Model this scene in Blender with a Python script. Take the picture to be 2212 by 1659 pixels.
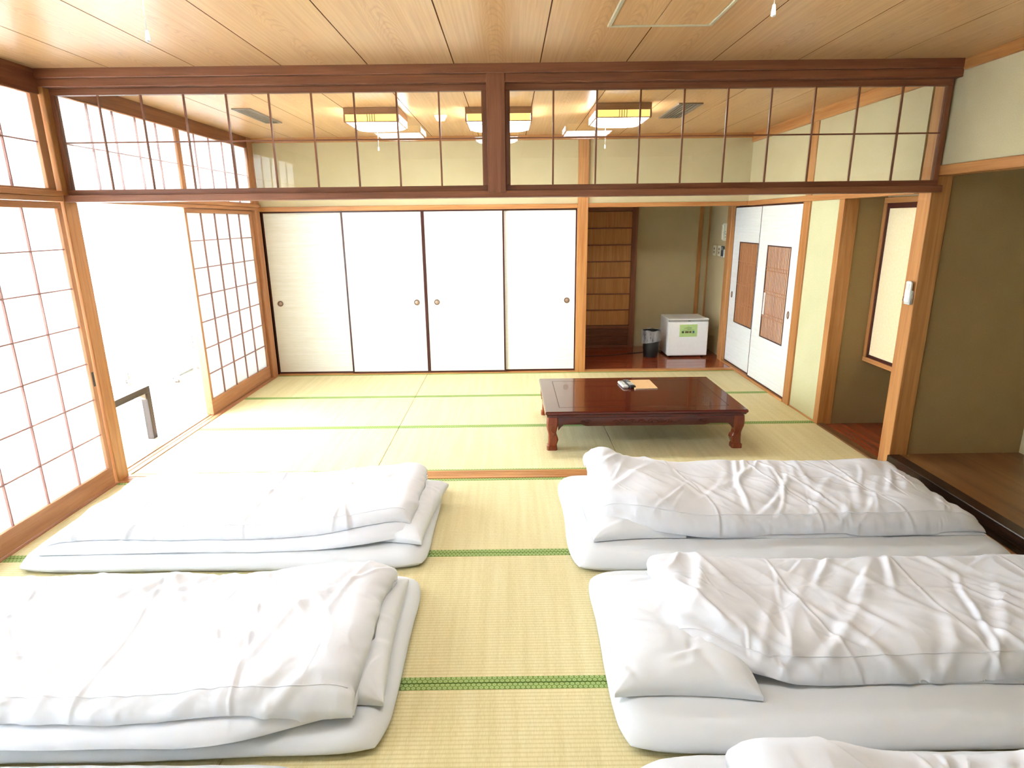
import bpy, bmesh, math, random
import numpy as np
from mathutils import Vector, Matrix

sc = bpy.context.scene
for o in list(bpy.data.objects):
    bpy.data.objects.remove(o)
col = sc.collection
random.seed(7)
PI = math.pi

# ------------------------------------------------------------------ camera
cam_d = bpy.data.cameras.new('camera')
cam_d.sensor_width = 36.0
cam_d.lens = 36.0 * 1304.0 / 2212.0
cam_d.clip_start = 0.02
cam = bpy.data.objects.new('camera', cam_d)
col.objects.link(cam)
FW = Vector((0.00212714, 0.96578909, -0.25932008))
RT = Vector((0.99992063, -0.00527445, -0.0114416))
UP = Vector((0.01241794, 0.25927516, 0.96572366))
m = Matrix.Identity(4)
for i in range(3):
    m[i][0] = RT[i]; m[i][1] = UP[i]; m[i][2] = -FW[i]
m.translation = Vector((0, 0, 1.6))
cam.matrix_world = m
sc.camera = cam

# ------------------------------------------------------------------ sky and exposure
wd = bpy.data.worlds.new('sky')
sc.world = wd
wd.use_nodes = True
bg = wd.node_tree.nodes['Background']
bg.inputs['Color'].default_value = (0.74, 0.87, 1.0, 1)
bg.inputs['Strength'].default_value = 15.0
LAMP_BACK = 16.0
LAMP_FRONT = 9.0
sc.view_settings.view_transform = 'Standard'
sc.view_settings.look = 'None'
sc.view_settings.gamma = 1.0
sc.view_settings.use_curve_mapping = False
sc.view_settings.exposure = 1.08
sc.cycles.max_bounces = 7
sc.cycles.diffuse_bounces = 3
sc.cycles.use_adaptive_sampling = True
sc.cycles.adaptive_threshold = 0.25
sc.cycles.adaptive_min_samples = 28
sc.cycles.glossy_bounces = 2
sc.cycles.caustics_reflective = False
sc.cycles.caustics_refractive = False
sc.cycles.transmission_bounces = 6
sc.cycles.transparent_max_bounces = 16
sc.cycles.sample_clamp_indirect = 16.0
sc.cycles.use_denoising = True

# ------------------------------------------------------------------ material helpers
def lin(c):
    c /= 255.0
    return c / 12.92 if c <= 0.04045 else ((c + 0.055) / 1.055) ** 2.4

def C(r, g, b):
    return (lin(r), lin(g), lin(b), 1.0)

class NT:
    def __init__(self, name):
        self.mat = bpy.data.materials.new(name)
        self.mat.use_nodes = True
        self.t = self.mat.node_tree
        self.b = self.t.nodes['Principled BSDF']
        self.out = self.t.nodes['Material Output']
    def n(self, typ, **kw):
        nd = self.t.nodes.new(typ)
        for k, v in kw.items():
            if k in nd.inputs:
                nd.inputs[k].default_value = v
            else:
                setattr(nd, k, v)
        return nd
    def l(self, a, b):
        self.t.links.new(a, b)
    def math(self, op, a, b=None, clamp=False):
        nd = self.t.nodes.new('ShaderNodeMath')
        nd.operation = op
        nd.use_clamp = clamp
        for i, v in enumerate((a, b)):
            if v is None:
                continue
            if isinstance(v, (int, float)):
                nd.inputs[i].default_value = v
            else:
                self.l(v, nd.inputs[i])
        return nd.outputs[0]
    def ramp(self, fac, stops):
        nd = self.t.nodes.new('ShaderNodeValToRGB')
        el = nd.color_ramp.elements
        el[0].position, el[0].color = stops[0]
        el[1].position, el[1].color = stops[-1]
        for p, c in stops[1:-1]:
            e = el.new(p); e.color = c
        self.l(fac, nd.inputs[0])
        return nd.outputs[0]
    def mixc(self, fac, a, b):
        nd = self.t.nodes.new('ShaderNodeMix')
        nd.data_type = 'RGBA'
        for s, v in ((nd.inputs[0], fac), (nd.inputs[6], a), (nd.inputs[7], b)):
            if isinstance(v, (int, float, tuple)):
                s.default_value = v
            else:
                self.l(v, s)
        return nd.outputs[2]
    def coords(self, scale, rnd=True):
        tc = self.n('ShaderNodeTexCoord')
        v = tc.outputs['Object']
        if rnd:
            oi = self.n('ShaderNodeObjectInfo')
            ad = self.n('ShaderNodeVectorMath', operation='ADD')
            mu = self.math('MULTIPLY', oi.outputs['Random'], 37.0)
            self.l(v, ad.inputs[0]); self.l(mu, ad.inputs[1])
            v = ad.outputs[0]
        mp = self.n('ShaderNodeMapping')
        mp.inputs['Scale'].default_value = scale
        self.l(v, mp.inputs['Vector'])
        return mp.outputs[0]
    def noise(self, vec, scale=1.0, detail=4.0, rough=0.55, dist=0.0):
        nd = self.n('ShaderNodeTexNoise')
        nd.inputs['Scale'].default_value = scale
        nd.inputs['Detail'].default_value = detail
        nd.inputs['Roughness'].default_value = rough
        nd.inputs['Distortion'].default_value = dist
        self.l(vec, nd.inputs['Vector'])
        return nd.outputs['Fac']
    def bump(self, h, strength=0.2, dist=0.002):
        nd = self.n('ShaderNodeBump')
        nd.inputs['Strength'].default_value = strength
        nd.inputs['Distance'].default_value = dist
        self.l(h, nd.inputs['Height'])
        self.l(nd.outputs[0], self.b.inputs['Normal'])
    def base(self, c):
        s = self.b.inputs['Base Color']
        if isinstance(c, tuple):
            s.default_value = c
        else:
            self.l(c, s)
    def set(self, **kw):
        for k, v in kw.items():
            self.b.inputs[k.replace('_', ' ')].default_value = v
        return self.mat

def wood(name, dark, light, rough=0.42, coat=0.0, across=26.0, spec=0.4):
    """dict of three versions, one for each grain axis"""
    res = {}
    for ax in 'XYZ':
        t = NT(name + '_' + ax.lower())
        s = [across] * 3
        s['XYZ'.index(ax)] = across * 0.045
        v = t.coords(tuple(s))
        a = t.noise(v, 1.0, 6.0, 0.6, 0.6)
        s2 = [220.0] * 3
        s2['XYZ'.index(ax)] = 5.0
        f = t.noise(t.coords(tuple(s2)), 1.0, 2.0)
        h = t.math('ADD', t.math('MULTIPLY', a, 0.75), t.math('MULTIPLY', f, 0.25))
        t.base(t.ramp(h, [(0.32, dark), (0.66, light)]))
        t.bump(f, 0.12, 0.001)
        t.set(Roughness=rough, Coat_Weight=coat, Specular_IOR_Level=spec)
        res[ax] = t.mat
    return res

def plain(name, c, rough=0.5, metal=0.0, spec=0.5, var=0.06, scale=30.0):
    t = NT(name)
    v = t.coords((scale,) * 3)
    f = t.noise(v, 1.0, 3.0)
    d = tuple(x * (1 - var) for x in c[:3]) + (1,)
    e = tuple(min(1, x * (1 + var)) for x in c[:3]) + (1,)
    t.base(t.ramp(f, [(0.3, d), (0.7, e)]))
    t.set(Roughness=rough, Metallic=metal, Specular_IOR_Level=spec)
    return t.mat

WOOD = wood('honey_wood', C(166, 104, 54), C(206, 148, 88))
TRANS = wood('shaded_partition_wood', C(112, 66, 44), C(150, 96, 66), rough=0.4)  # post wood darkened so the colour carries the partition's backlit shade
SHOJI = wood('shoji_wood', C(164, 108, 70), C(200, 144, 100), rough=0.5)
KUMI = wood('pale_lattice_wood', C(150, 106, 92), C(176, 130, 114), rough=0.6)
DARKW = wood('dark_edge_wood', C(58, 26, 20), C(84, 40, 30), rough=0.35)
ROSE = wood('rosewood', C(62, 20, 12), C(98, 38, 24), rough=0.16, coat=0.4, across=18)
LEGW = wood('rosewood_leg', C(108, 44, 24), C(146, 66, 38), rough=0.25, coat=0.3, across=18)
REDF = wood('red_floor_wood', C(116, 46, 24), C(160, 74, 40), rough=0.12, coat=0.5, across=14)
ALCF = wood('alcove_floor_wood', C(96, 60, 34), C(146, 104, 62), rough=0.3, across=9)
KAMA = wood('lacquer_edge_wood', C(30, 18, 14), C(58, 38, 28), rough=0.25)
SCRN = wood('screen_board', C(180, 118, 60), C(212, 154, 92), rough=0.5, across=40)
VERA = wood('veranda_board', C(206, 190, 168), C(226, 214, 196), rough=0.35)

def plaster(name, a, b):
    t = NT(name)
    v = t.coords((1, 1, 1), False)
    f = t.noise(v, 180.0, 2.0)
    g = t.noise(v, 3.0, 2.0)
    h = t.math('ADD', t.math('MULTIPLY', f, 0.6), t.math('MULTIPLY', g, 0.4))
    t.base(t.ramp(h, [(0.35, a), (0.65, b)]))
    return t.set(Roughness=0.9, Specular_IOR_Level=0.15)
PLAS = plaster('sand_plaster', C(198, 183, 143), C(208, 194, 155))
PLAS_G = plaster('pale_green_plaster', C(204, 198, 154), C(214, 208, 166))
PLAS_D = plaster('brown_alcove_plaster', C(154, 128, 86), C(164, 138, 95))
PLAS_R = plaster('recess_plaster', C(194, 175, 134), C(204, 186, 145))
WHITEWALL = plaster('white_wall', C(226, 224, 216), C(236, 234, 228))

# ceiling board with arched grain print
def ceiling_mat():
    t = NT('ceiling_board')
    tc = t.n('ShaderNodeTexCoord')
    oi = t.n('ShaderNodeObjectInfo')
    sp = t.n('ShaderNodeSeparateXYZ')
    t.l(tc.outputs['Object'], sp.inputs[0])
    rnd = t.math('MULTIPLY', oi.outputs['Random'], 0.9)
    yy = t.math('ADD', sp.outputs['Y'], rnd)
    # plain-sawn arches: nested parabolas that run out into straight grain
    nz = t.n('ShaderNodeTexNoise')
    nz.inputs['Scale'].default_value = 5.0
    nz.inputs['Detail'].default_value = 3.0
    t.l(t.coords((2.2, 0.8, 1.0)), nz.inputs['Vector'])
    xo = t.math('ADD', sp.outputs['X'], t.math('MULTIPLY', t.math('SUBTRACT', nz.outputs['Fac'], 0.5), 0.05))
    par = t.math('MULTIPLY', t.math('MULTIPLY', xo, xo), 3200.0)
    ph = t.math('ADD', t.math('SUBTRACT', t.math('MULTIPLY', yy, 34.0), par), t.math('MULTIPLY', nz.outputs['Fac'], 9.0))
    ring = t.math('POWER', t.math('ABSOLUTE', t.math('SINE', ph)), 7.0)
    fade = t.math('SUBTRACT', 1.0, t.math('MULTIPLY', t.math('ABSOLUTE', sp.outputs['X']), 8.5), True)
    line = t.math('MULTIPLY', ring, t.math('MULTIPLY', fade, 0.45))
    fine = t.noise(t.coords((90, 1.6, 90)), 1.0, 4.0)
    tone = t.math('MULTIPLY', oi.outputs['Random'], 0.1)
    base = t.ramp(t.math('ADD', fine, tone), [(0.35, C(202, 151, 98)), (0.75, C(220, 176, 123))])
    c = t.mixc(line, base, C(180, 122, 74))
    t.base(c)
    return t.set(Roughness=0.33, Specular_IOR_Level=0.45)
CEIL = ceiling_mat()

def tatami_mat_mat():
    t = NT('rush_weave')
    tc = t.n('ShaderNodeTexCoord')
    sp = t.n('ShaderNodeSeparateXYZ')
    t.l(tc.outputs['Object'], sp.inputs[0])
    wob = t.noise(t.coords((3, 3, 3)), 1.0, 2.0)
    ph = t.math('ADD', t.math('MULTIPLY', sp.outputs['Y'], 2 * PI / 0.0165), t.math('MULTIPLY', wob, 1.0))
    row = t.math('ABSOLUTE', t.math('SINE', t.math('MULTIPLY', ph, 0.5)))
    groove = t.math('POWER', row, 0.4)
    strand = t.noise(t.coords((520, 42, 1)), 1.0, 3.0, 0.6)
    blotch = t.noise(t.coords((30, 1.4, 1)), 1.0, 3.0)
    f = t.math('ADD', t.math('MULTIPLY', strand, 0.6), t.math('MULTIPLY', blotch, 0.4))
    c = t.ramp(f, [(0.3, C(208, 193, 140)), (0.52, C(227, 214, 166)), (0.72, C(236, 227, 186))])
    c = t.mixc(t.math('MULTIPLY', t.math('SUBTRACT', 1.0, groove), 0.75), c, C(190, 172, 106))
    t.base(c)
    t.bump(t.math('ADD', groove, t.math('MULTIPLY', strand, 0.35)), 0.35, 0.0012)
    return t.set(Roughness=0.62, Specular_IOR_Level=0.3)
TATAMI = tatami_mat_mat()

def heri_mat():
    t = NT('green_brocade')
    tc = t.n('ShaderNodeTexCoord')
    sp = t.n('ShaderNodeSeparateXYZ')
    t.l(tc.outputs['Object'], sp.inputs[0])
    px, py = 0.0186, 0.0145
    yr = t.math('DIVIDE', t.math('ADD', sp.outputs['Y'], 10.0 * py), py)
    row = t.math('FLOOR', yr)
    odd = t.math('MULTIPLY', t.math('MODULO', row, 2.0), 0.5)
    xs = t.math('ADD', t.math('DIVIDE', sp.outputs['X'], px), odd)
    fx = t.math('MULTIPLY', t.math('SUBTRACT', t.math('FRACT', t.math('ADD', xs, 1000.0)), 0.5), px)
    fy = t.math('MULTIPLY', t.math('SUBTRACT', t.math('FRACT', yr), 0.5), py)
    d = t.math('SQRT', t.math('ADD', t.math('MULTIPLY', fx, fx), t.math('MULTIPLY', fy, fy)))
    dn = t.math('DIVIDE', d, 0.0095)
    c = t.ramp(dn, [(0.0, C(160, 180, 108)), (0.25, C(136, 160, 78)), (0.5, C(180, 196, 130)), (0.68, C(164, 184, 108)), (0.78, C(108, 136, 52))])
    t.base(c)
    return t.set(Roughness=0.75)
HERI = heri_mat()

def fabric(name, c, rough=0.85):
    t = NT(name)
    v = t.coords((1, 1, 1), False)
    w = t.noise(v, 900.0, 2.0)
    s = t.noise(t.coords((40, 40, 40), False), 1.0, 4.0, 0.6)
    t.base(c)
    t.bump(t.math('ADD', t.math('MULTIPLY', w, 0.15), s), 0.12, 0.004)
    return t.set(Roughness=rough, Specular_IOR_Level=0.2, Sheen_Weight=0.15)
SHEET = fabric('white_sheet', (0.755, 0.775, 0.80, 1))
DUVET = fabric('white_duvet_cover', (0.79, 0.80, 0.845, 1))
PILLOW = fabric('white_pillowcase', (0.79, 0.805, 0.835, 1))

def paper_trans(name, c, tr):
    t = NT(name)
    v = t.coords((18, 18, 60))
    f = t.noise(v, 1.0, 4.0)
    colr = t.ramp(f, [(0.3, tuple(x * 0.97 for x in c[:3]) + (1,)), (0.7, c)])
    d = t.n('ShaderNodeBsdfDiffuse'); s = t.n('ShaderNodeBsdfTranslucent'); mx = t.n('ShaderNodeMixShader')
    t.l(colr, d.inputs[0]); t.l(colr, s.inputs[0])
    mx.inputs[0].default_value = tr
    t.l(d.outputs[0], mx.inputs[1]); t.l(s.outputs[0], mx.inputs[2])
    t.l(mx.outputs[0], t.out.inputs[0])
    t.t.nodes.remove(t.b)
    return t.mat
WASHI = paper_trans('shoji_paper', (0.93, 0.93, 0.92, 1), 0.55)
SHEER = paper_trans('added_sheer_curtain', (0.97, 0.97, 0.97, 1), 0.6)

def glass_mat(name, tint, refl=1.0):
    t = NT(name)
    tr = t.n('ShaderNodeBsdfTransparent'); gl = t.n('ShaderNodeBsdfGlossy'); mx = t.n('ShaderNodeMixShader')
    fr = t.n('ShaderNodeFresnel')
    fr.inputs['IOR'].default_value = 1.5
    dust = t.noise(t.coords((9, 9, 9)), 1.0, 3.0)
    colr = t.ramp(dust, [(0.2, tuple(x * 0.985 for x in tint[:3]) + (1,)), (0.8, tint)])
    t.l(colr, tr.inputs[0])
    gl.inputs['Roughness'].default_value = 0.01
    t.l(t.math('MULTIPLY', fr.outputs[0], refl), mx.inputs[0])
    t.l(tr.outputs[0], mx.inputs[1]); t.l(gl.outputs[0], mx.inputs[2])
    t.l(mx.outputs[0], t.out.inputs[0])
    t.t.nodes.remove(t.b)
    return t.mat
GLASS = glass_mat('transom_glass', (0.975, 0.98, 0.975, 1), 1.0)
WGLASS = glass_mat('window_glass', (0.97, 0.98, 0.98, 1), 1.0)

def fusuma_mat(name, a, b, streak=(2.0, 2.0, 70.0)):
    t = NT(name)
    f = t.noise(t.coords(streak), 1.0, 5.0, 0.65)
    g = t.noise(t.coords((streak[0] * 6, streak[1] * 6, streak[2] * 3)), 1.0, 2.0)
    h = t.math('ADD', t.math('MULTIPLY', f, 0.6), t.math('MULTIPLY', g, 0.4))
    t.base(t.ramp(h, [(0.35, a), (0.62, b)]))
    t.bump(h, 0.15, 0.001)
    return t.set(Roughness=0.6, Specular_IOR_Level=0.25)
FUSUMA = fusuma_mat('fusuma_paper', C(236, 233, 218), C(246, 245, 236))
FUSUMA_W = fusuma_mat('white_door_paper', C(230, 230, 222), C(240, 240, 236))
CREAMP = fusuma_mat('cream_cloth_paper', C(236, 212, 164), C(244, 226, 184), (60.0, 60.0, 60.0))

def emit(name, c, s):
    t = NT(name)
    f = t.noise(t.coords((12, 12, 12)), 1.0, 2.0)
    colr = t.ramp(f, [(0.2, tuple(x * 0.97 for x in c[:3]) + (1,)), (0.8, c)])
    t.l(colr, t.b.inputs['Emission Color'])
    t.base(c)
    return t.set(Emission_Strength=s, Roughness=0.5)
DIFF_B = emit('lamp_diffuser_back', (0.90, 0.96, 1.0, 1), LAMP_BACK)
DIFF_F = emit('lamp_diffuser_front', (0.90, 0.96, 1.0, 1), LAMP_FRONT)
AMBER = emit('amber_lamp_panel', (1.0, 0.72, 0.22, 1), 0.55)
LWOOD = wood('lamp_wood', C(128, 88, 58), C(166, 120, 82), rough=0.5)

BLACK = plain('black_plastic', C(30, 32, 32), 0.45)
DKGREY = plain('dark_grey_plastic', C(52, 54, 58), 0.5)
GREY = plain('grey_plastic', C(150, 150, 142), 0.45)
LGREY = plain('pale_grey_plastic', C(208, 208, 202), 0.4)
WHITE = plain('white_enamel', C(242, 242, 238), 0.35, var=0.015)
CREAM = plain('cream_plastic', C(226, 220, 192), 0.5, var=0.03)
METAL = plain('aged_metal', C(120, 92, 72), 0.35, metal=0.6)
METALC = plain('handle_cup_metal', C(176, 150, 130), 0.35, metal=0.5)
STEEL = plain('grey_metal', C(140, 128, 112), 0.45, metal=0.5)
KRAFT = plain('kraft_paper', C(206, 168, 118), 0.7, var=0.04)
PAGE = plain('white_paper', C(232, 228, 220), 0.7, var=0.02)
GREENP = plain('green_notice_paper', C(188, 218, 140), 0.7, var=0.02)
INK = plain('print_ink', C(70, 92, 58), 0.8)
INKB = plain('print_blue', C(70, 110, 140), 0.8)
INKR = plain('print_brown', C(110, 96, 62), 0.8)
DKFRAME = wood('dark_veranda_wood', C(58, 48, 44), C(92, 78, 70), rough=0.3)
VTOP = plain('pale_table_top', C(216, 212, 206), 0.3)
CUSH = plain('pale_cushion', C(220, 214, 206), 0.9)
SHADOWGAP = plain('dark_gap', C(40, 24, 16), 0.9)
JOINT = plain('dark_ceiling_joint', C(92, 54, 30), 0.9, spec=0.1)
HATCHM = plain('cream_aluminium', C(204, 196, 166), 0.4, metal=0.2)

def bag_mat():
    t = NT('clear_bag_film')
    tr = t.n('ShaderNodeBsdfTransparent'); mx = t.n('ShaderNodeMixShader')
    f = t.noise(t.coords((25, 25, 8)), 1.0, 4.0)
    t.l(t.ramp(f, [(0.3, (0.22, 0.22, 0.22, 1)), (0.7, (0.5, 0.5, 0.5, 1))]), mx.inputs[0])
    t.base((0.75, 0.76, 0.78, 1))
    t.set(Roughness=0.3)
    t.l(tr.outputs[0], mx.inputs[1]); t.l(t.b.outputs[0], mx.inputs[2])
    t.l(mx.outputs[0], t.out.inputs[0])
    return t.mat
BAG = bag_mat()

# ------------------------------------------------------------------ object helpers
WL = {}                                # world location of a parent
MESHES = {}

def reg(o, loc, parent):
    col.objects.link(o)
    if parent is not None:
        o.parent = parent
        o.location = Vector(loc) - WL[parent.name]
    else:
        o.location = loc
    WL[o.name] = Vector(loc)
    return o

def tag(o, label, cat=None, group=None, kind=None):
    if label: o['label'] = label
    if cat: o['category'] = cat
    if group: o['group'] = group
    if kind: o['kind'] = kind
    return o

def thing(name, loc, label, cat, group=None, kind=None):
    o = bpy.data.objects.new(name, None)
    o.empty_display_size = 0.1
    reg(o, loc, None)
    return tag(o, label, cat, group, kind)

def pick(mat, dims):
    if isinstance(mat, dict):
        return mat['XYZ'[max(range(3), key=lambda i: dims[i])]]
    return mat

def box(name, x0, x1, y0, y1, z0, z1, mat, parent=None, bev=0.002):
    d = (x1 - x0, y1 - y0, z1 - z0)
    mt = pick(mat, d)
    key = (round(d[0], 4), round(d[1], 4), round(d[2], 4), mt.name, bev)
    me = MESHES.get(key)
    if me is None:
        bm = bmesh.new()
        bmesh.ops.create_cube(bm, size=1.0)
        for v in bm.verts:
            v.co = Vector((v.co.x * d[0], v.co.y * d[1], v.co.z * d[2]))
        b = min(bev, min(d) * 0.3)
        if b > 1e-4:
            bmesh.ops.bevel(bm, geom=list(bm.edges), offset=b, segments=1, affect='EDGES', profile=0.5)
        me = bpy.data.meshes.new(name)
        bm.to_mesh(me); bm.free()
        me.materials.append(mt)
        MESHES[key] = me
    o = bpy.data.objects.new(name, me)
    return reg(o, ((x0 + x1) / 2, (y0 + y1) / 2, (z0 + z1) / 2), parent)

def mesh_obj(name, verts, faces, mat, parent=None, loc=(0, 0, 0), smooth=False, recalc=True):
    me = bpy.data.meshes.new(name)
    me.from_pydata([tuple(v) for v in verts], [], [tuple(f) for f in faces])
    if recalc:
        bm = bmesh.new(); bm.from_mesh(me)
        bmesh.ops.recalc_face_normals(bm, faces=bm.faces)
        bm.to_mesh(me); bm.free()
    if smooth:
        me.polygons.foreach_set('use_smooth', [True] * len(me.polygons))
    me.materials.append(mat)
    o = bpy.data.objects.new(name, me)
    return reg(o, loc, parent)

def sheet(name, x0, x1, y0, y1, z0, z1, mat, parent):
    """one glass sheet in a plane of constant x or y"""
    c = Vector(((x0 + x1) / 2, (y0 + y1) / 2, (z0 + z1) / 2))
    if x0 == x1:
        q = [(x0, y0, z0), (x0, y1, z0), (x0, y1, z1), (x0, y0, z1)]
    else:
        q = [(x0, y0, z0), (x1, y0, z0), (x1, y0, z1), (x0, y0, z1)]
    return mesh_obj(name, [Vector(v) - c for v in q], [(0, 1, 2, 3)], mat, parent, c, recalc=False)

def lathe(name, prof, mat, parent, loc, seg=28, axis='Z', smooth=True, close=False):
    vs, fs = [], []
    n = len(prof)
    for i in range(seg):
        a = 2 * PI * i / seg
        for r, z in prof:
            p = (r * math.cos(a), r * math.sin(a), z)
            if axis == 'Y':
                p = (p[0], -p[2], p[1])
            elif axis == 'X':
                p = (-p[2], p[0], p[1])
            vs.append(p)
    for i in range(seg):
        j = (i + 1) % seg
        for k in range(n - 1):
            fs.append((i * n + k, j * n + k, j * n + k + 1, i * n + k + 1))
        if close:
            fs.append((i * n + n - 1, j * n + n - 1, j * n, i * n))
    return mesh_obj(name, vs, fs, mat, parent, loc, smooth)

def tube(name, pts, r, mat, parent=None, seg=8):
    pts = [Vector(p) for p in pts]
    base = pts[0]
    vs, fs = [], []
    for i, p in enumerate(pts):
        d = (pts[min(i + 1, len(pts) - 1)] - pts[max(i - 1, 0)]).normalized()
        up = Vector((0, 0, 1)) if abs(d.z) < 0.9 else Vector((1, 0, 0))
        s = d.cross(up).normalized(); u = s.cross(d)
        rr = r[i] if isinstance(r, (list, tuple)) else r
        for k in range(seg):
            a = 2 * PI * k / seg
            vs.append(p - base + s * math.cos(a) * rr + u * math.sin(a) * rr)
    n = len(pts)
    for i in range(n - 1):
        for k in range(seg):
            k2 = (k + 1) % seg
            fs.append((i * seg + k, i * seg + k2, (i + 1) * seg + k2, (i + 1) * seg + k))
    fs.append(tuple(range(seg - 1, -1, -1)))
    fs.append(tuple(range((n - 1) * seg, n * seg)))
    return mesh_obj(name, vs, fs, mat, parent, base, True)

def prism(name, poly, axis, a0, a1, mat, parent=None):
    """poly of 2-D points extruded along an axis; Y: (x,z), X: (y,z), Z: (x,y)"""
    vs = []
    for a in (a0, a1):
        for p, q in poly:
            vs.append({'Y': (p, a, q), 'X': (a, p, q), 'Z': (p, q, a)}[axis])
    c = sum((Vector(v) for v in vs), Vector()) / len(vs)
    n = len(poly)
    fs = [tuple(range(n)), tuple(range(2 * n - 1, n - 1, -1))]
    for i in range(n):
        j = (i + 1) % n
        fs.append((i, j, n + j, n + i))
    vs = [Vector(v) - c for v in vs]
    return mesh_obj(name, vs, fs, mat, parent, c)

TRIM = [0]
def trim(x0, x1, y0, y1, z0, z1, mat, label, bev=0.003):
    TRIM[0] += 1
    return tag(box('trim_%d' % TRIM[0], x0, x1, y0, y1, z0, z1, mat, None, bev), label, 'wooden trim', kind='structure')

# ------------------------------------------------------------------ levels of the room
XL, XR = -2.55, 2.46          # left sliding screens, right wall of the far room
XRF = 2.50                    # right wall of the near room
YP0, YP1 = 3.613, 3.735       # partition between the rooms
YB = 6.45                     # far wall
ZC = 2.43                     # ceiling
YN = -1.3                     # wall behind the camera

# floor and tatami --------------------------------------------------
floor = tag(box('floor', XL - 0.12, 3.4, YN, 7.9, -0.2, -0.052, SHADOWGAP, None, 0), 'floor of both rooms covered with pale green-edged tatami mats', 'floor', kind='structure')
def tatami(x0, x1, y0, y1):
    g = 0.0015
    me_o = box('tatami_mat', x0 + g, x1 - g, y0 + g, y1 - g, -0.05, 0.0, TATAMI, floor, 0.003)
    for a, b in ((y0 + g, y0 + 0.031), (y1 - 0.031, y1 - g)):
        box('border_strip', x0 + g, x1 - g, a, b, -0.045, 0.0014, HERI, me_o, 0.001)
S1, S2 = -0.911, 0.749
for a, b in ((5.541, 6.425), (4.653, 5.541), (3.735, 4.653)):
    for x0, x1 in ((XL, S1), (S1, S2), (S2, XR)):
        tatami(x0, x1, a, b)
for a, b in ((2.703, 3.613), (1.818, 2.703), (0.930, 1.818), (0.04, 0.930), (-0.85, 0.04)):
    for x0, x1 in ((XL, S1), (S1, S2), (S2, 2.445)):
        tatami(x0, x1, a, b)
box('floor_board', XL, 2.445, YN, -0.852, -0.05, 0.0, ALCF, floor)

# ceiling -----------------------------------------------------------
ceiling = tag(box('ceiling', -2.75, 3.4, YN - 0.1, 6.6, ZC + 0.028, ZC + 0.15, SHADOWGAP, None, 0), 'wood-grained board ceiling running through both rooms', 'ceiling', kind='structure')
SP = 0.4665
xs = [-2.152 + SP * k for k in range(-1, 11)]
for y0, y1 in ((YN, 3.66), (3.66, YB + 0.02)):
    for k in range(len(xs) - 1):
        a, b = max(xs[k], -2.60), min(xs[k + 1], 2.52)
        box('ceiling_board', a + 0.003, b - 0.003, y0, y1, ZC, ZC + 0.03, CEIL, ceiling, 0.0)
        if k and xs[k] < 2.5:
            box('joint_strip', xs[k] - 0.003, xs[k] + 0.003, y0, y1, ZC + 0.0012, ZC + 0.02, JOINT, ceiling, 0.0)

# partition between the two rooms ------------------------------------
threshold = thing('trim_sill', (0, YP0, 0), 'grooved wooden threshold between the two tatami rooms', 'threshold', kind='structure')
for y0, y1, zt in ((3.613, 3.650, 0.006), (3.655, 3.674, 0.006), (3.679, 3.698, 0.006), (3.703, 3.735, 0.006), (3.648, 3.705, -0.001)):
    box('rail_strip' if zt > 0 else 'groove_bed', -2.54, 2.47, y0, y1, -0.05, zt, WOOD, threshold, 0.0015)
trim(-2.60, 2.50, 3.600, 3.745, 2.383, 2.432, TRANS, 'upper step of the brown beam under the ceiling between the rooms')
trim(-2.60, 2.50, 3.616, 3.735, 2.340, 2.384, TRANS, 'lower step of the brown beam above the glass transom')
trim(-2.55, 2.49, 3.620, 3.735, 1.737, 1.775, TRANS, 'long brown lintel under the glass transom')
trim(-0.115, -0.012, 3.607, 3.745, 1.762, 2.386, TRANS, 'short brown post between the two glass transom windows')
trim(-2.645, -2.540, 3.617, 3.725, 0.0, 2.432, WOOD, 'wooden corner post between the left shoji screens of both rooms')
trim(2.470, 2.585, 3.682, 3.795, 0.0, 2.432, WOOD, 'orange wooden post between the two right alcoves')

def transom(name, x0, x1, label):
    w = thing(name, ((x0 + x1) / 2, 3.68, 1.775), label, 'transom window', kind='structure')
    ya, yb = 3.662, 3.692
    z0, z1 = 1.806, 2.306
    box('bottom_rail', x0, x1, ya, yb, 1.775, z0, TRANS, w)
    box('top_rail', x0, x1, ya, yb, z1, 2.340, TRANS, w)
    xa, xb = x0 + 0.026, x1 - 0.03
    box('stile', x0, xa, ya, yb, z0, z1, TRANS, w)
    box('stile', xb, x1, ya, yb, z0, z1, TRANS, w)
    n = 10
    st = (xb - xa) / n
    for i in range(1, n):
        x = xa + st * i
        box('lattice_bar', x - 0.0048, x + 0.0048, ya + 0.002, ya + 0.013, z0, z1, TRANS, w, 0.001)
    zm = 2.06
    box('lattice_bar', xa, xb, ya + 0.004, ya + 0.0135, zm - 0.004, zm + 0.004, TRANS, w, 0.001)
    for i in range(n):
        for za, zb in ((z0, zm), (zm, z1)):
            box('pane', xa + st * i, xa + st * (i + 1), ya + 0.015, ya + 0.0152, za, zb, GLASS, w, 0)
    return w
transom('window_1', -2.540, -0.115, 'latticed glass transom window left of the short middle post')
transom('window_2', -0.012, 2.486, 'latticed glass transom window right of the short middle post')

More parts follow.
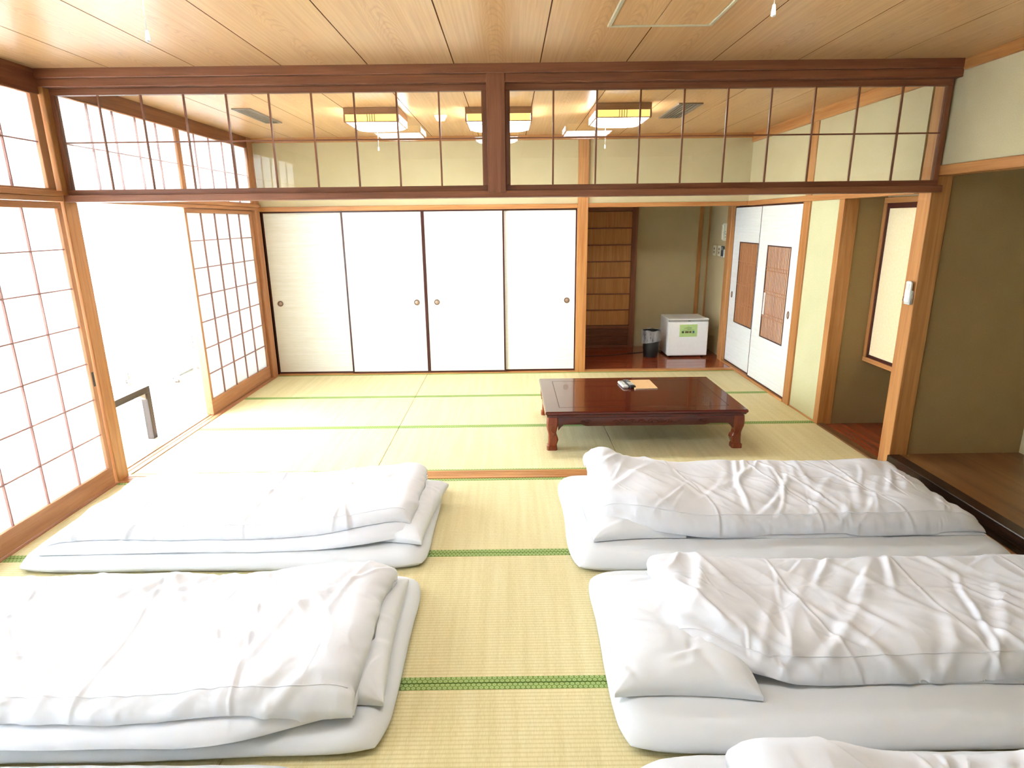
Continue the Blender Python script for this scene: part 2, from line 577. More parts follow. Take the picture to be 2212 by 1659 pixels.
# left side: shoji screens, transoms, rails ---------------------------
def shoji(name, y0, y1, xf, z0, z1, rail_b, label, cols, rows, stile=0.034, handle=None, cat='shoji screen', toprail=0.036):
    """paper screen in a plane x = xf (room face), running from y0 to y1"""
    w = thing(name, (xf - 0.015, (y0 + y1) / 2, z0), label, cat, kind='structure')
    xa, xb = xf - 0.030, xf
    box('bottom_rail', xa, xb, y0, y1, z0, z0 + rail_b, SHOJI, w)
    box('top_rail', xa, xb, y0, y1, z1 - toprail, z1, SHOJI, w)
    za, zb = z0 + rail_b, z1 - toprail
    box('stile', xa, xb, y0, y0 + stile, za, zb, SHOJI, w)
    box('stile', xa, xb, y1 - stile, y1, za, zb, SHOJI, w)
    ya, yb = y0 + stile, y1 - stile
    sy, sz = (yb - ya) / cols, (zb - za) / rows
    for i in range(1, cols):
        y = ya + sy * i
        box('lattice_bar', xf - 0.019, xf - 0.006, y - 0.0038, y + 0.0038, za, zb, KUMI, w, 0.0008)
    for j in range(1, rows):
        z = za + sz * j
        box('lattice_bar', xf - 0.019, xf - 0.0065, ya, yb, z - 0.0036, z + 0.0036, KUMI, w, 0.0008)
    for i in range(cols):
        for j in range(rows):
            box('paper_pane', xf - 0.0202, xf - 0.0195, ya + sy * i, ya + sy * (i + 1), za + sz * j, za + sz * (j + 1), WASHI, w, 0)
    if handle:
        tag(box('finger_pull', xf - 0.002, xf + 0.0015, handle[0] - 0.009, handle[0] + 0.009, handle[1] - 0.045, handle[1] + 0.045, DKGREY, w, 0.001), 'dark recessed finger pull')
    return w
shoji('door_1', 2.281, 3.602, XL, 0.008, 1.738, 0.114, 'sliding paper screen beside the left futons, nearest the corner post', 5, 7, handle=(3.586, 0.70), cat='sliding screen')
shoji('door_2', 0.975, 2.296, XL - 0.036, 0.008, 1.738, 0.114, 'sliding paper screen along the left wall near the camera', 5, 7, cat='sliding screen')
shoji('door_3', -0.331, 0.990, XL, 0.008, 1.738, 0.114, 'sliding paper screen on the left wall behind the camera', 5, 7, cat='sliding screen')
shoji('door_4', 5.020, 6.330, XL - 0.036, 0.008, 1.738, 0.130, 'sliding paper screen in the far left corner beside the closet doors', 5, 7, cat='sliding screen')
shoji('door_5', 5.035, 6.345, XL - 0.072, 0.008, 1.738, 0.130, 'paper screen slid behind the one in the far left corner', 5, 7, cat='sliding screen')
shoji('window_3', 2.281, 3.602, XL - 0.008, 1.800, 2.302, 0.010, 'paper transom above the left screens of the near room', 5, 2, cat='paper transom', stile=0.06, toprail=0.006)
shoji('window_4', 0.960, 2.281, XL - 0.008, 1.800, 2.302, 0.010, 'paper transom over the left screens nearest the camera', 5, 2, cat='paper transom', stile=0.06, toprail=0.006)
shoji('window_5', -0.361, 0.960, XL - 0.008, 1.800, 2.302, 0.010, 'paper transom over the left screens behind the camera', 5, 2, cat='paper transom', stile=0.06, toprail=0.006)
shoji('window_6', 3.730, 5.030, XL - 0.008, 1.800, 2.330, 0.010, 'paper transom above the open doorway of the far room', 5, 2, cat='paper transom', stile=0.03, toprail=0.006)
shoji('window_7', 5.030, 6.330, XL - 0.008, 1.800, 2.330, 0.010, 'paper transom in the far left corner under the ceiling', 5, 2, cat='paper transom', stile=0.03, toprail=0.006)
for a, b, nm in ((-0.36, 3.617, 'near'), (3.725, 6.45, 'far')):
    trim(-2.66, -2.535, a, b, 1.770, 1.800, SHOJI, 'upper lintel strip over the left screens of the %s room' % nm)
    trim(-2.66, -2.545, a, b, 1.741, 1.769, SHOJI, 'lower lintel strip over the left screens of the %s room' % nm)
    trim(-2.66, -2.56, a, b, 2.303 if nm == 'near' else 2.331, 2.435, TRANS, 'brown beam over the left paper transom of the %s room' % nm)
    s = thing('trim_track_' + nm, (-2.60, (a + b) / 2, 0), 'grooved floor track under the left screens of the %s room' % nm, 'floor track', kind='structure')
    for x0, x1, zt in ((-2.550, -2.536, 0.006), (-2.584, -2.552, 0.002), (-2.620, -2.588, 0.002), (-2.66, -2.624, 0.006)):
        box('track_strip', x0, x1, a, b, -0.06, zt, SHOJI, s, 0.001)
trim(-2.66, -2.552, 6.336, 6.45, 0, 2.435, SHOJI, 'narrow wooden corner post left of the closet doors')
tag(box('wall_left', -2.75, -2.55, YN, -0.36, -0.05, 2.44, PLAS, None, 0), 'plaster wall on the left behind the camera', 'wall', kind='structure')

# far wall with closet doors ------------------------------------------
tag(box('wall_back', -2.66, 2.56, YB, YB + 0.10, 1.77, 2.44, PLAS, None, 0), 'sand-coloured plaster wall above the closet doors', 'wall', kind='structure')
trim(-2.55, 2.46, 6.425, 6.46, 2.386, 2.431, WOOD, 'narrow cornice along the far wall under the ceiling')
trim(-2.55, 0.709, 6.428, 6.56, 1.728, 1.774, WOOD, 'wooden lintel over the four closet doors')
trim(0.815, 2.46, 6.428, 6.56, 1.735, 1.776, WOOD, 'wooden lintel over the recess with the small fridge')
trim(0.709, 0.815, 6.420, 6.53, 0.0, 2.386, WOOD, 'wooden post between the closet doors and the recess')
trim(-2.55, 0.709, 6.426, 6.56, -0.05, 0.010, WOOD, 'wooden sill under the four closet doors')

def pull(name, parent, loc, axis, r=0.030):
    a = lathe(name, [(r, 0.0), (r, 0.004), (r * 0.86, 0.0055), (r * 0.72, 0.004), (r * 0.68, 0.0006), (0.0005, 0.0006)], METAL, parent, loc, 24, axis)
    o2 = Vector(loc)
    off = {'Y': (0, -0.0012, 0), 'X': (-0.0012, 0, 0)}[axis]
    lathe('cup', [(r * 0.66, 0.0), (r * 0.6, 0.0012), (0.0005, 0.0016)], METALC, a, o2 + Vector(off), 24, axis)
    return a

def closet_door(name, x0, x1, yf, hx, label):
    w = thing(name, ((x0 + x1) / 2, yf, 0.012), label, 'closet door', kind='structure')
    z0, z1, f = 0.012, 1.730, 0.017
    box('rail', x0, x1, yf, yf + 0.022, z0, z0 + f, DARKW, w)
    box('rail', x0, x1, yf, yf + 0.022, z1 - f, z1, DARKW, w)
    box('stile', x0, x0 + f, yf, yf + 0.022, z0 + f, z1 - f, DARKW, w)
    box('stile', x1 - f, x1, yf, yf + 0.022, z0 + f, z1 - f, DARKW, w)
    box('paper_panel', x0 + f, x1 - f, yf + 0.005, yf + 0.018, z0 + f, z1 - f, FUSUMA, w, 0)
    pull('round_pull', w, (hx, yf + 0.005, 0.782), 'Y')
closet_door('door_6', -2.552, -1.712, 6.476, -2.455, 'leftmost of the four white closet doors')
closet_door('door_7', -1.730, -0.890, 6.450, -0.990, 'second white closet door from the left')
closet_door('door_8', -0.890, -0.050, 6.450, -0.776, 'third white closet door from the left')
closet_door('door_9', -0.070, 0.712, 6.476, 0.612, 'rightmost of the four white closet doors, beside the wooden post')
tag(box('wall_closet', -2.66, 0.71, 6.56, 6.62, -0.05, 2.44, SHADOWGAP, None, 0), 'closed back of the closet behind its doors', 'wall', kind='structure')

# recess with the fridge ----------------------------------------------
rec_floor = thing('floor_recess', (1.6, 7.1, 0), 'glossy red-brown board floor of the recess', 'floor', kind='structure')
for i in range(9):
    a = 6.50 + i * 0.142
    box('floor_plank', 0.72, 2.53, a + 0.0008, a + 0.1412, -0.03, 0.012, REDF, rec_floor, 0.001)
trim(0.815, 2.47, 6.428, 6.499, -0.05, 0.016, WOOD, 'pale wooden sill at the front of the recess floor')
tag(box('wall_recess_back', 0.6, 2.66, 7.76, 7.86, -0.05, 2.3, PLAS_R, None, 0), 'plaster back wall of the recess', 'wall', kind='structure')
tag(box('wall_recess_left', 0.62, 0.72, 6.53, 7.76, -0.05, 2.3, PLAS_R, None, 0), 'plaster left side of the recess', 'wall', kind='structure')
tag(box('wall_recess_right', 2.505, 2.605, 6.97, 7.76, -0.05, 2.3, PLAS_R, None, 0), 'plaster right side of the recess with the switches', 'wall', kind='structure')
tag(box('ceiling_recess', 0.6, 2.66, 6.50, 7.86, 2.25, 2.30, WOOD, None, 0), 'boarded ceiling inside the recess', 'ceiling', kind='structure')
trim(2.368, 2.412, 7.742, 7.765, 0.0, 2.25, WOOD, 'thin upright batten on the recess back wall above the fridge')
trim(2.490, 2.506, 7.738, 7.762, 0.0, 2.25, WOOD, 'slender corner strip at the back right of the recess')
trim(2.440, 2.56, 6.845, 6.965, 0.0, 1.80, WOOD, 'door jamb between the recess and the lattice doors')

scr = thing('door_10', (1.15, 7.68, 0.012), 'brown boarded screen door with louvred foot in the recess', 'screen door', kind='structure')
box('stile', 1.520, 1.590, 7.665, 7.70, 0.012, 1.76, TRANS, scr)
box('stile', 0.722, 0.780, 7.665, 7.70, 0.012, 1.76, TRANS, scr)
box('top_rail', 0.78, 1.52, 7.665, 7.70, 1.712, 1.76, TRANS, scr)
box('bottom_rail', 0.78, 1.52, 7.665, 7.70, 0.012, 0.048, TRANS, scr)
box('middle_rail', 0.78, 1.52, 7.665, 7.70, 0.262, 0.300, TRANS, scr)
zs = [0.300 + (1.712 - 0.300) * i / 7 for i in range(8)]
for i in range(7):
    box('screen_panel', 0.78, 1.52, 7.680, 7.692, zs[i] + 0.006, zs[i + 1] - 0.006, SCRN['Z'], scr, 0.001)
    if i:
        box('crossbar', 0.78, 1.52, 7.668, 7.694, zs[i] - 0.0075, zs[i] + 0.0075, TRANS, scr, 0.001)
box('louvre_backing', 0.78, 1.52, 7.692, 7.698, 0.048, 0.262, TRANS, scr, 0)
for i in range(11):
    z = 0.058 + i * 0.0188
    box('louvre_slat', 0.78, 1.52, 7.672, 7.690, z, z + 0.0095, TRANS, scr, 0.0015)

# right wall of the far room --------------------------------------------
wr = tag(box('wall_right', XR, XR + 0.12, 3.795, 6.97, 1.775, 2.44, PLAS, None, 0), 'plaster wall above the right lintel of the far room', 'wall', kind='structure')
tag(box('wall_right_panel', XR + 0.004, XR + 0.10, 4.66, 5.105, -0.05, 1.775, PLAS_G, None, 0), 'narrow pale green plaster wall between the lattice doors and the alcove', 'wall', kind='structure')
tag(box('wall_right_closet', XR + 0.06, XR + 0.12, 5.1, 6.97, -0.05, 1.78, SHADOWGAP, None, 0), 'dark space behind the two lattice doors', 'wall', kind='structure')
trim(XR - 0.018, XR + 0.06, 3.795, 6.46, 1.735, 1.779, WOOD, 'wooden lintel along the right wall of the far room')
trim(XR - 0.016, XR + 0.02, 3.745, 6.45, 2.342, 2.431, WOOD, 'orange cornice along the right wall of the far room')
trim(XR - 0.012, XR + 0.08, 5.100, 5.215, 0.0, 1.735, WOOD, 'wooden post right of the lattice doors')
trim(XR - 0.010, XR + 0.02, 5.100, 5.200, 1.779, 2.342, WOOD, 'upper end of the post above the lattice doors')
trim(XR - 0.006, 2.566, 4.590, 4.660, 0.0, 1.735, WOOD, 'wooden post at the far side of the red-floored alcove')
trim(XR - 0.016, XR + 0.05, 5.215, 6.845, -0.05, 0.022, WOOD, 'wooden sill under the two lattice doors')
trim(XR - 0.006, XR + 0.055, 3.795, 4.590, -0.05, 0.012, ALCF, 'grey-brown sill in front of the red-floored alcove')
trim(XR - 0.004, XR + 0.03, 4.66, 5.10, -0.05, 0.012, WOOD, 'low wooden base strip under the pale green wall')

def lattice_door(name, y0, y1, xf, ly0, ly1, lz0, lz1, hy, hz, label, backmat, slats):
    w = thing(name, (xf, (y0 + y1) / 2, 0.024), label, 'lattice door', kind='structure')
    z0, z1, f = 0.024, 1.733, 0.014
    xb = xf + 0.022
    box('rail', xf, xb, y0, y1, z0, z0 + f, DARKW, w)
    box('rail', xf, xb, y0, y1, z1 - f, z1, DARKW, w)
    box('stile', xf, xb, y0, y0 + f * 0.6, z0 + f, z1 - f, DARKW, w)
    box('stile', xf, xb, y1 - f * 0.6, y1, z0 + f, z1 - f, DARKW, w)
    # paper field with an opening
    a, b = y0 + f * 0.6, y1 - f * 0.6
    for (ya, yb, za, zb) in ((a, b, z0 + f, lz0), (a, b, lz1, z1 - f), (a, ly0, lz0, lz1), (ly1, b, lz0, lz1)):
        box('paper_panel', xf + 0.003, xb - 0.003, ya, yb, za, zb, FUSUMA_W, w, 0)
    e = 0.010
    for (ya, yb, za, zb) in ((ly0, ly1, lz0, lz0 + e), (ly0, ly1, lz1 - e, lz1), (ly0, ly0 + e, lz0 + e, lz1 - e), (ly1 - e, ly1, lz0 + e, lz1 - e)):
        box('lattice_frame', xf, xb, ya, yb, za, zb, DARKW, w, 0.001)
    tag(box('lattice_backing', xf + 0.0095, xf + 0.0125, ly0, ly1, lz0, lz1, backmat, w, 0), 'backing seen between the slats')
    st = (ly1 - ly0 - 2 * e) / slats
    for i in range(slats):
        y = ly0 + e + st * (i + 0.5)
        box('slat', xf + 0.0035, xf + 0.0088, y - st * 0.24, y + st * 0.24, lz0 + e, lz1 - e, SHOJI, w, 0.0008)
    for k in (1, 2, 3):
        zc = lz0 + (lz1 - lz0) * k / 4
        for dz in (-0.018, 0.012):
            box('crossbar', xf + 0.0028, xf + 0.0085, ly0 + e, ly1 - e, zc + dz, zc + dz + 0.007, SHOJI, w, 0.0008)
    h = pull('oval_pull', w, (xf + 0.003, hy, hz), 'X', 0.026)
    h.scale = (1, 0.8, 1.35)
    return w
lattice_door('door_11', 6.070, 6.846, XR + 0.022, 6.150, 6.650, 0.500, 1.367, 6.765, 0.79, 'far white door with brown lattice window beside the recess', SCRN['Z'], 15)
d12 = lattice_door('door_12', 5.217, 6.082, XR - 0.002, 5.370, 5.870, 0.482, 1.360, 5.302, 0.775, 'near white door with pale slatted lattice window', FUSUMA_W, 15)
tag(box('paper_tag', XR - 0.006, XR - 0.003, 5.806, 5.842, 0.705, 0.915, PAGE, d12, 0), 'upright white paper strip on the slats')

# alcove with the red floor and hanging cupboard
af = thing('floor_alcove', (2.75, 4.2, 0), 'red-brown polished board floor of the far alcove', 'floor', kind='structure')
for i in range(5):
    a = 2.515 + i * 0.13
    box('floor_plank', a + 0.0006, a + 0.1294, 3.79, 4.60, -0.04, 0.004, REDF['Y'], af, 0.001)
tag(box('wall_alcove_far', 2.50, 3.30, 4.602, 4.70, -0.05, 2.3, PLAS_D, None, 0), 'brown plaster far side of the red-floored alcove', 'wall', kind='structure')
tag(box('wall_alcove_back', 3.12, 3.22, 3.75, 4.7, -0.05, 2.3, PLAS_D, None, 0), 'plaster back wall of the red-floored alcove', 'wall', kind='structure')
tag(box('ceiling_alcove', 2.585, 3.30, 3.75, 4.65, 1.96, 2.0, WOOD, None, 0), 'boarded ceiling inside the far alcove', 'ceiling', kind='structure')
cup = thing('hanging_cupboard', (2.93, 4.2, 0.52), 'hanging cupboard with cream sliding door inside the far alcove', 'cupboard')
box('body', 2.775, 3.12, 3.80, 4.60, 0.524, 1.95, PLAS, cup, 0)
box('frame_rail', 2.752, 2.78, 3.80, 4.60, 0.522, 0.556, WOOD, cup)
box('frame_rail', 2.752, 2.78, 3.80, 4.60, 1.700, 1.74, WOOD, cup)
box('frame_stile', 2.752, 2.78, 4.566, 4.60, 0.556, 1.70, WOOD, cup)
cd = box('sliding_door', 2.766, 2.774, 3.82, 4.545, 0.578, 1.665, CREAMP, cup, 0)
for (ya, yb, za, zb) in ((3.82, 4.566, 0.556, 0.580), (3.82, 4.566, 1.663, 1.70), (4.543, 4.566, 0.58, 1.663)):
    box('door_edge', 2.760, 2.776, ya, yb, za, zb, DARKW, cd, 0.001)

# near room, right side: raised alcove ------------------------------------
tag(box('wall_right_near', XRF, XRF + 0.1, YN, 3.682, 1.885, 2.44, PLAS, None, 0), 'plaster wall above the lintel of the near right alcove', 'wall', kind='structure')
tag(box('wall_right_near_side', XRF, XRF + 0.1, YN, 1.6, -0.05, 1.885, PLAS, None, 0), 'plaster wall on the right behind the near alcove', 'wall', kind='structure')
trim(XRF - 0.018, XRF + 0.1, YN, 3.684, 1.830, 1.886, WOOD, 'orange lintel over the raised near alcove')
trim(XRF - 0.016, XRF + 0.02, YN, 3.605, 2.372, 2.431, WOOD, 'orange cornice along the near right wall')
tag(box('wall_alcove_near_far', 2.585, 3.45, 3.70, 3.79, -0.05, 2.4, PLAS_D, None, 0), 'brown plaster side wall of the raised near alcove', 'wall', kind='structure')
tag(box('wall_alcove_near_back', 3.335, 3.435, 1.5, 3.70, -0.05, 2.4, PLAS, None, 0), 'plaster back wall of the raised near alcove', 'wall', kind='structure')
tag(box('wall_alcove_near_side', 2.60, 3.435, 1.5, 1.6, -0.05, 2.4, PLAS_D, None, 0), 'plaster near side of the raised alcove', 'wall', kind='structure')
tag(box('ceiling_alcove_near', 2.6, 3.435, 1.5, 3.8, 2.3, 2.35, WOOD, None, 0), 'boarded ceiling inside the raised near alcove', 'ceiling', kind='structure')
tag(box('floor_alcove_near', 2.538, 3.34, 1.6, 3.70, 0.02, 0.098, ALCF['Y'], None, 0.001), 'brown wood board floor of the raised near alcove', 'floor', kind='structure')
trim(2.458, 2.540, 1.6, 3.684, 0.004, 0.102, KAMA, 'black-brown lacquered edge beam of the raised alcove', 0.004)
trim(2.445, 2.460, YN, 3.684, -0.05, 0.006, WOOD, 'thin wooden strip between the tatami and the raised alcove', 0.001)
tag(box('wall_near', -2.75, 3.45, YN - 0.1, YN, -0.05, 2.44, PLAS, None, 0), 'plaster wall behind the camera', 'wall', kind='structure')

# veranda outside the left screens ------------------------------------------
vf = thing('floor_veranda', (-3.2, 3, -0.01), 'pale board floor of the bright veranda', 'floor', kind='structure')
for i in range(10):
    a = -3.86 + i * 0.12
    box('floor_plank', a, a + 0.119, -1.5, 7.3, -0.05, -0.008, VERA['Y'], vf, 0.001)
tag(box('ceiling_veranda', -3.95, -2.62, -1.5, 7.4, 2.40, 2.48, WHITEWALL, None, 0), 'white ceiling of the veranda', 'ceiling', kind='structure')
tag(box('wall_veranda_far', -3.95, -2.60, 7.2, 7.3, -0.1, 2.45, WHITEWALL, None, 0), 'white end wall of the veranda', 'wall', kind='structure')
tag(box('wall_veranda_side', -2.72, -2.62, 6.45, 7.3, -0.1, 2.45, WHITEWALL, None, 0), 'white veranda wall beside the closet', 'wall', kind='structure')
tag(box('wall_veranda_near', -3.95, -2.60, -1.6, -1.5, -0.1, 2.45, WHITEWALL, None, 0), 'white near end wall of the veranda', 'wall', kind='structure')
vw = thing('window_8', (-3.88, 3, 0), 'tall white-framed glass windows of the veranda', 'window', kind='structure')
for i in range(7):
    y0 = -1.5 + i * 1.2429
    y1 = y0 + 1.2429
    fr = box('bottom_rail', -3.90, -3.86, y0, y1, -0.05, 0.06, WHITE, vw)
    box('top_rail', -3.90, -3.86, y0, y1, 2.30, 2.42, WHITE, vw)
    box('stile', -3.90, -3.86, y0 - 0.02, y0 + 0.02, 0.06, 2.30, WHITE, vw)
    sheet('pane', -3.88, -3.88, y0 + 0.02, y1 - 0.02, 0.06, 2.30, WGLASS, vw)

def curtain(name, x, y0, y1, z0, z1, label):
    n = int((y1 - y0) / 0.012)
    vs, fs = [], []
    for i in range(n + 1):
        y = y0 + (y1 - y0) * i / n
        a = 2 * PI * y / 0.13
        for k in range(5):
            z = z0 + (z1 - z0) * k / 4
            amp = 0.03 * (0.7 + 0.3 * math.sin(y * 7 + k * 0.4))
            vs.append((math.sin(a + 0.5 * math.sin(y * 3.1)) * amp, y - y0, z - z0))
    for i in range(n):
        for k in range(4):
            fs.append((i * 5 + k, i * 5 + k + 1, i * 5 + k + 6, i * 5 + k + 5))
    return tag(mesh_obj(name, vs, fs, SHEER, None, (x, y0, z0), True), label, 'curtain', kind=None)
curtain('added_sheer_curtain', -3.74, 4.6, 7.15, 0.01, 2.36, 'sheer white curtain added to whiten the opening towards the veranda window')  # assumed curtain, put in so the opening glows white and hides the sashes

# ------------------------------------------------------------------ ceiling lamps
def ceiling_lamp(cx, cy, diff, label, group, cord_to, cx_off=0.0, w=0.41):
    t = thing('ceiling_lamp', (cx, cy, ZC), label, 'ceiling lamp', group)
    h = w / 2
    zt, zm, zb = 2.429, 2.383, 2.334
    box('mounting_plate', cx - h * 0.9, cx + h * 0.9, cy - h * 0.9, cy + h * 0.9, zm, zt, LWOOD, t)
    for sx, sy in ((0, -1), (0, 1), (-1, 0), (1, 0)):
        if sx == 0:
            y0 = cy + sy * h - (0.012 if sy > 0 else 0)
            fr = box('frame_board', cx - h, cx + h, y0, y0 + 0.012, zm, zt, LWOOD, t)
            p = box('amber_panel', cx - h + 0.012, cx + h - 0.012, y0 + 0.004, y0 + 0.008, zb, zm, AMBER, t, 0)
            box('bottom_edge', cx - h, cx + h, y0, y0 + 0.012, zb - 0.006, zb, LWOOD, t, 0.001)
            for k in (-0.03, -0.012, 0.006, 0.024):
                box('slat', cx + k - 0.0018, cx + k + 0.0018, y0 + 0.001, y0 + 0.005, zb, zm, DARKW, p, 0)
        else:
            x0 = cx + sx * h - (0.012 if sx > 0 else 0)
            box('frame_board', x0, x0 + 0.012, cy - h + 0.012, cy + h - 0.012, zm, zt, LWOOD, t)
            box('side_panel', x0 + 0.004, x0 + 0.008, cy - h + 0.012, cy + h - 0.012, zb, zm, diff, t, 0)
            box('bottom_edge', x0, x0 + 0.012, cy - h + 0.012, cy + h - 0.012, zb - 0.006, zb, LWOOD, t, 0.001)
    for sx in (-1, 1):
        for sy in (-1, 1):
            xx, yy = cx + sx * (h - 0.005), cy + sy * (h - 0.005)
            box('corner_post', xx - 0.006, xx + 0.006, yy - 0.006, yy + 0.006, zb, zm, LWOOD, t, 0.001)
    # sagging diffuser
    n = 14
    vs, fs = [], []
    q = h - 0.013
    for i in range(n + 1):
        for j in range(n + 1):
            u, v = -1 + 2 * i / n, -1 + 2 * j / n
            d = 0.032 * (max(0, 1 - abs(u) ** 4) * max(0, 1 - abs(v) ** 4)) ** 0.5
            vs.append((u * q, v * q, -d))
    for i in range(n):
        for j in range(n):
            a = i * (n + 1) + j
            fs.append((a, a + 1, a + n + 2, a + n + 1))
    mesh_obj('diffuser', vs, fs, diff, t, (cx, cy, zb), True)
    if cord_to is not None:
        x = cx + cx_off
        c = tube('pull_cord', [(x, cy, zb - 0.02), (x + 0.001, cy, (zb + cord_to) / 2), (x, cy, cord_to + 0.025)], 0.0013, PAGE, t, 6)
        lathe('cord_knob', [(0.0005, 0.028), (0.0035, 0.027), (0.0055, 0.012), (0.0065, 0.003), (0.005, 0.0), (0.0005, -0.001)], PAGE, c, (x, cy, cord_to), 12)
    return t
g1, g2 = 'square ceiling lamps of the far room', 'square ceiling lamps of the near room'
ceiling_lamp(-1.01, 5.045, DIFF_B, 'square lit ceiling lamp left of the smoke detector, far room', g1, 2.150)
ceiling_lamp(-0.065, 5.12, DIFF_B, 'square lit ceiling lamp behind the short middle post', g1, None, w=0.50)
ceiling_lamp(0.85, 4.975, DIFF_B, 'square lit ceiling lamp beside the right ceiling vent, far room', g1, 2.140, -0.10)
ceiling_lamp(-0.93, 1.75, DIFF_F, 'near-room ceiling lamp whose white pull cord hangs at upper left', g2, 2.062)
ceiling_lamp(-0.10, 1.45, DIFF_F, 'middle ceiling lamp of the near room', g2, None)
ceiling_lamp(0.69, 1.75, DIFF_F, 'near-room ceiling lamp whose white pull cord hangs at upper right', g2, 2.105)

# ceiling fittings
def hatch():
    t = thing('ceiling_hatch', (0.675, 2.74, ZC), 'square inspection hatch with cream metal frame in the near ceiling', 'hatch')
    x0, x1, y0, y1 = 0.445, 0.905, 2.51, 2.975
    for (a, b, c, d) in ((x0, x1, y0, y0 + 0.016), (x0, x1, y1 - 0.016, y1), (x0, x0 + 0.016, y0, y1), (x1 - 0.016, x1, y0, y1)):
        box('frame_side', a, b, c, d, ZC - 0.008, ZC + 0.004, HATCHM, t, 0.002)
        m = 0.019
    xm = 0.648
    box('hatch_board', x0 + 0.018, xm - 0.002, y0 + 0.018, y1 - 0.018, ZC - 0.004, ZC + 0.002, CEIL, t, 0.001)
    box('hatch_board', xm + 0.002, x1 - 0.018, y0 + 0.018, y1 - 0.018, ZC - 0.004, ZC + 0.002, CEIL, t, 0.001)
hatch()
def vent(x0, x1, y0, y1, label):
    t = thing('ceiling_vent', ((x0 + x1) / 2, (y0 + y1) / 2, ZC), label, 'vent', 'ceiling vents of the far room')
    f = 0.014
    for (a, b, c, d) in ((x0, x1, y0, y0 + f), (x0, x1, y1 - f, y1), (x0, x0 + f, y0 + f, y1 - f), (x1 - f, x1, y0 + f, y1 - f)):
        box('frame_side', a, b, c, d, ZC - 0.010, ZC + 0.002, STEEL, t, 0.001)
    box('backing', x0 + f, x1 - f, y0 + f, y1 - f, ZC - 0.002, ZC + 0.001, SHADOWGAP, t, 0)
    n = max(3, int((x1 - x0 - 2 * f) / 0.022))
    for i in range(n):
        x = x0 + f + (x1 - x0 - 2 * f) * (i + 0.5) / n
        box('slat', x - 0.0055, x + 0.0055, y0 + f, y1 - f, ZC - 0.009, ZC - 0.002, STEEL, t, 0.001)
vent(-2.03, -1.89, 4.82, 5.47, 'narrow metal slot vent in the far ceiling near the left screens')
vent(1.262, 1.442, 4.81, 5.44, 'wide slatted metal vent in the far ceiling beside the right lamp')
sd = thing('smoke_detector', (-0.535, 5.22, ZC), 'round cream smoke detector between two lamps on the far ceiling', 'smoke detector')
lathe('base', [(0.0005, 0.0), (0.050, 0.0), (0.050, -0.014), (0.0005, -0.014)], CREAM, sd, (-0.535, 5.22, ZC), 24)
lathe('sensor_head', [(0.040, 0.0), (0.040, -0.012), (0.030, -0.028), (0.0005, -0.030)], CREAM, sd, (-0.535, 5.22, ZC - 0.014), 24)

# ------------------------------------------------------------------ low table
TX0, TX1, TY0, TY1, TH = 0.243, 1.682, 4.062, 5.012, 0.300
tb = thing('low_table', ((TX0 + TX1) / 2, (TY0 + TY1) / 2, 0), 'low dark rosewood table with carved apron and curved legs', 'table')
box('tabletop', TX0, TX1, TY0, TY1, 0.274, TH, ROSE, tb, 0.007)
box('edge_moulding', TX0 + 0.010, TX1 - 0.010, TY0 + 0.010, TY1 - 0.010, 0.262, 0.2745, ROSE, tb, 0.005)
box('under_moulding', TX0 + 0.022, TX1 - 0.022, TY0 + 0.022, TY1 - 0.022, 0.248, 0.263, ROSE, tb, 0.004)
ins = 0.105
box('inlay_line', TX0 + ins, TX1 - ins, TY0 + ins, TY0 + ins + 0.003, TH - 0.0005, TH + 0.0004, SHADOWGAP, tb, 0)
box('inlay_line', TX0 + ins, TX1 - ins, TY1 - ins - 0.003, TY1 - ins, TH - 0.0005, TH + 0.0004, SHADOWGAP, tb, 0)
box('inlay_line', TX0 + ins, TX0 + ins + 0.003, TY0 + ins, TY1 - ins, TH - 0.0005, TH + 0.0004, SHADOWGAP, tb, 0)
box('inlay_line', TX1 - ins - 0.003, TX1 - ins, TY0 + ins, TY1 - ins, TH - 0.0005, TH + 0.0004, SHADOWGAP, tb, 0)
def apron_poly(a, b):
    """apron outline along one side: rounded brackets at the legs, a slight belly in the middle"""
    top, L = 0.250, b - a
    pts = [(a, top), (b, top)]
    N = 60
    for i in range(N + 1):
        s = 1 - i / N
        d = min(s, 1 - s) * L
        z = 0.196
        if d < 0.05:
            z = 0.150 + 0.046 * math.sin(d / 0.05 * PI / 2)
        elif d > 0.17:
            z = 0.196 - 0.012 * min(1.0, (d - 0.17) / 0.03)
        pts.append((a + s * L, z))
    return pts
lx0, lx1, ly0, ly1 = TX0 + 0.014, TX1 - 0.014, TY0 + 0.026, TY1 - 0.026
for y in (ly0, ly1 - 0.024):
    ap = prism('apron', apron_poly(lx0 + 0.078, lx1 - 0.078), 'Y', y, y + 0.024, ROSE['X'], tb)
    fy = y if y < 4.5 else y + 0.024
    sg = -1 if y < 4.5 else 1
    # carved scrolls in relief
    def scroll(cx, cz, r, dirn, turns=1.6):
        pts = []
        for k in range(26):
            a = k / 25 * turns * 2 * PI
            rr = r * (1 - 0.85 * k / 25)
            pts.append((cx + dirn * rr * math.cos(a), fy + sg * 0.001, cz + 0.6 * rr * math.sin(a)))
        tube('carving', pts, 0.0028, ROSE['X'], ap, 5)
    cxm = (TX0 + TX1) / 2
    for k in (-0.17, -0.095, -0.03, 0.035, 0.10, 0.17):
        scroll(cxm + k, 0.214, 0.027, 1 if k > 0 else -1)
    tube('carving', [(cxm - 0.24 + 0.48 * i / 40, fy + sg * 0.001, 0.214 + 0.011 * math.sin(i * 0.8)) for i in range(41)], 0.0026, ROSE['X'], ap, 5)
    for k in (-0.42, 0.42):
        scroll(cxm + k, 0.216, 0.026, 1); scroll(cxm + k - 0.03, 0.216, 0.016, -1)
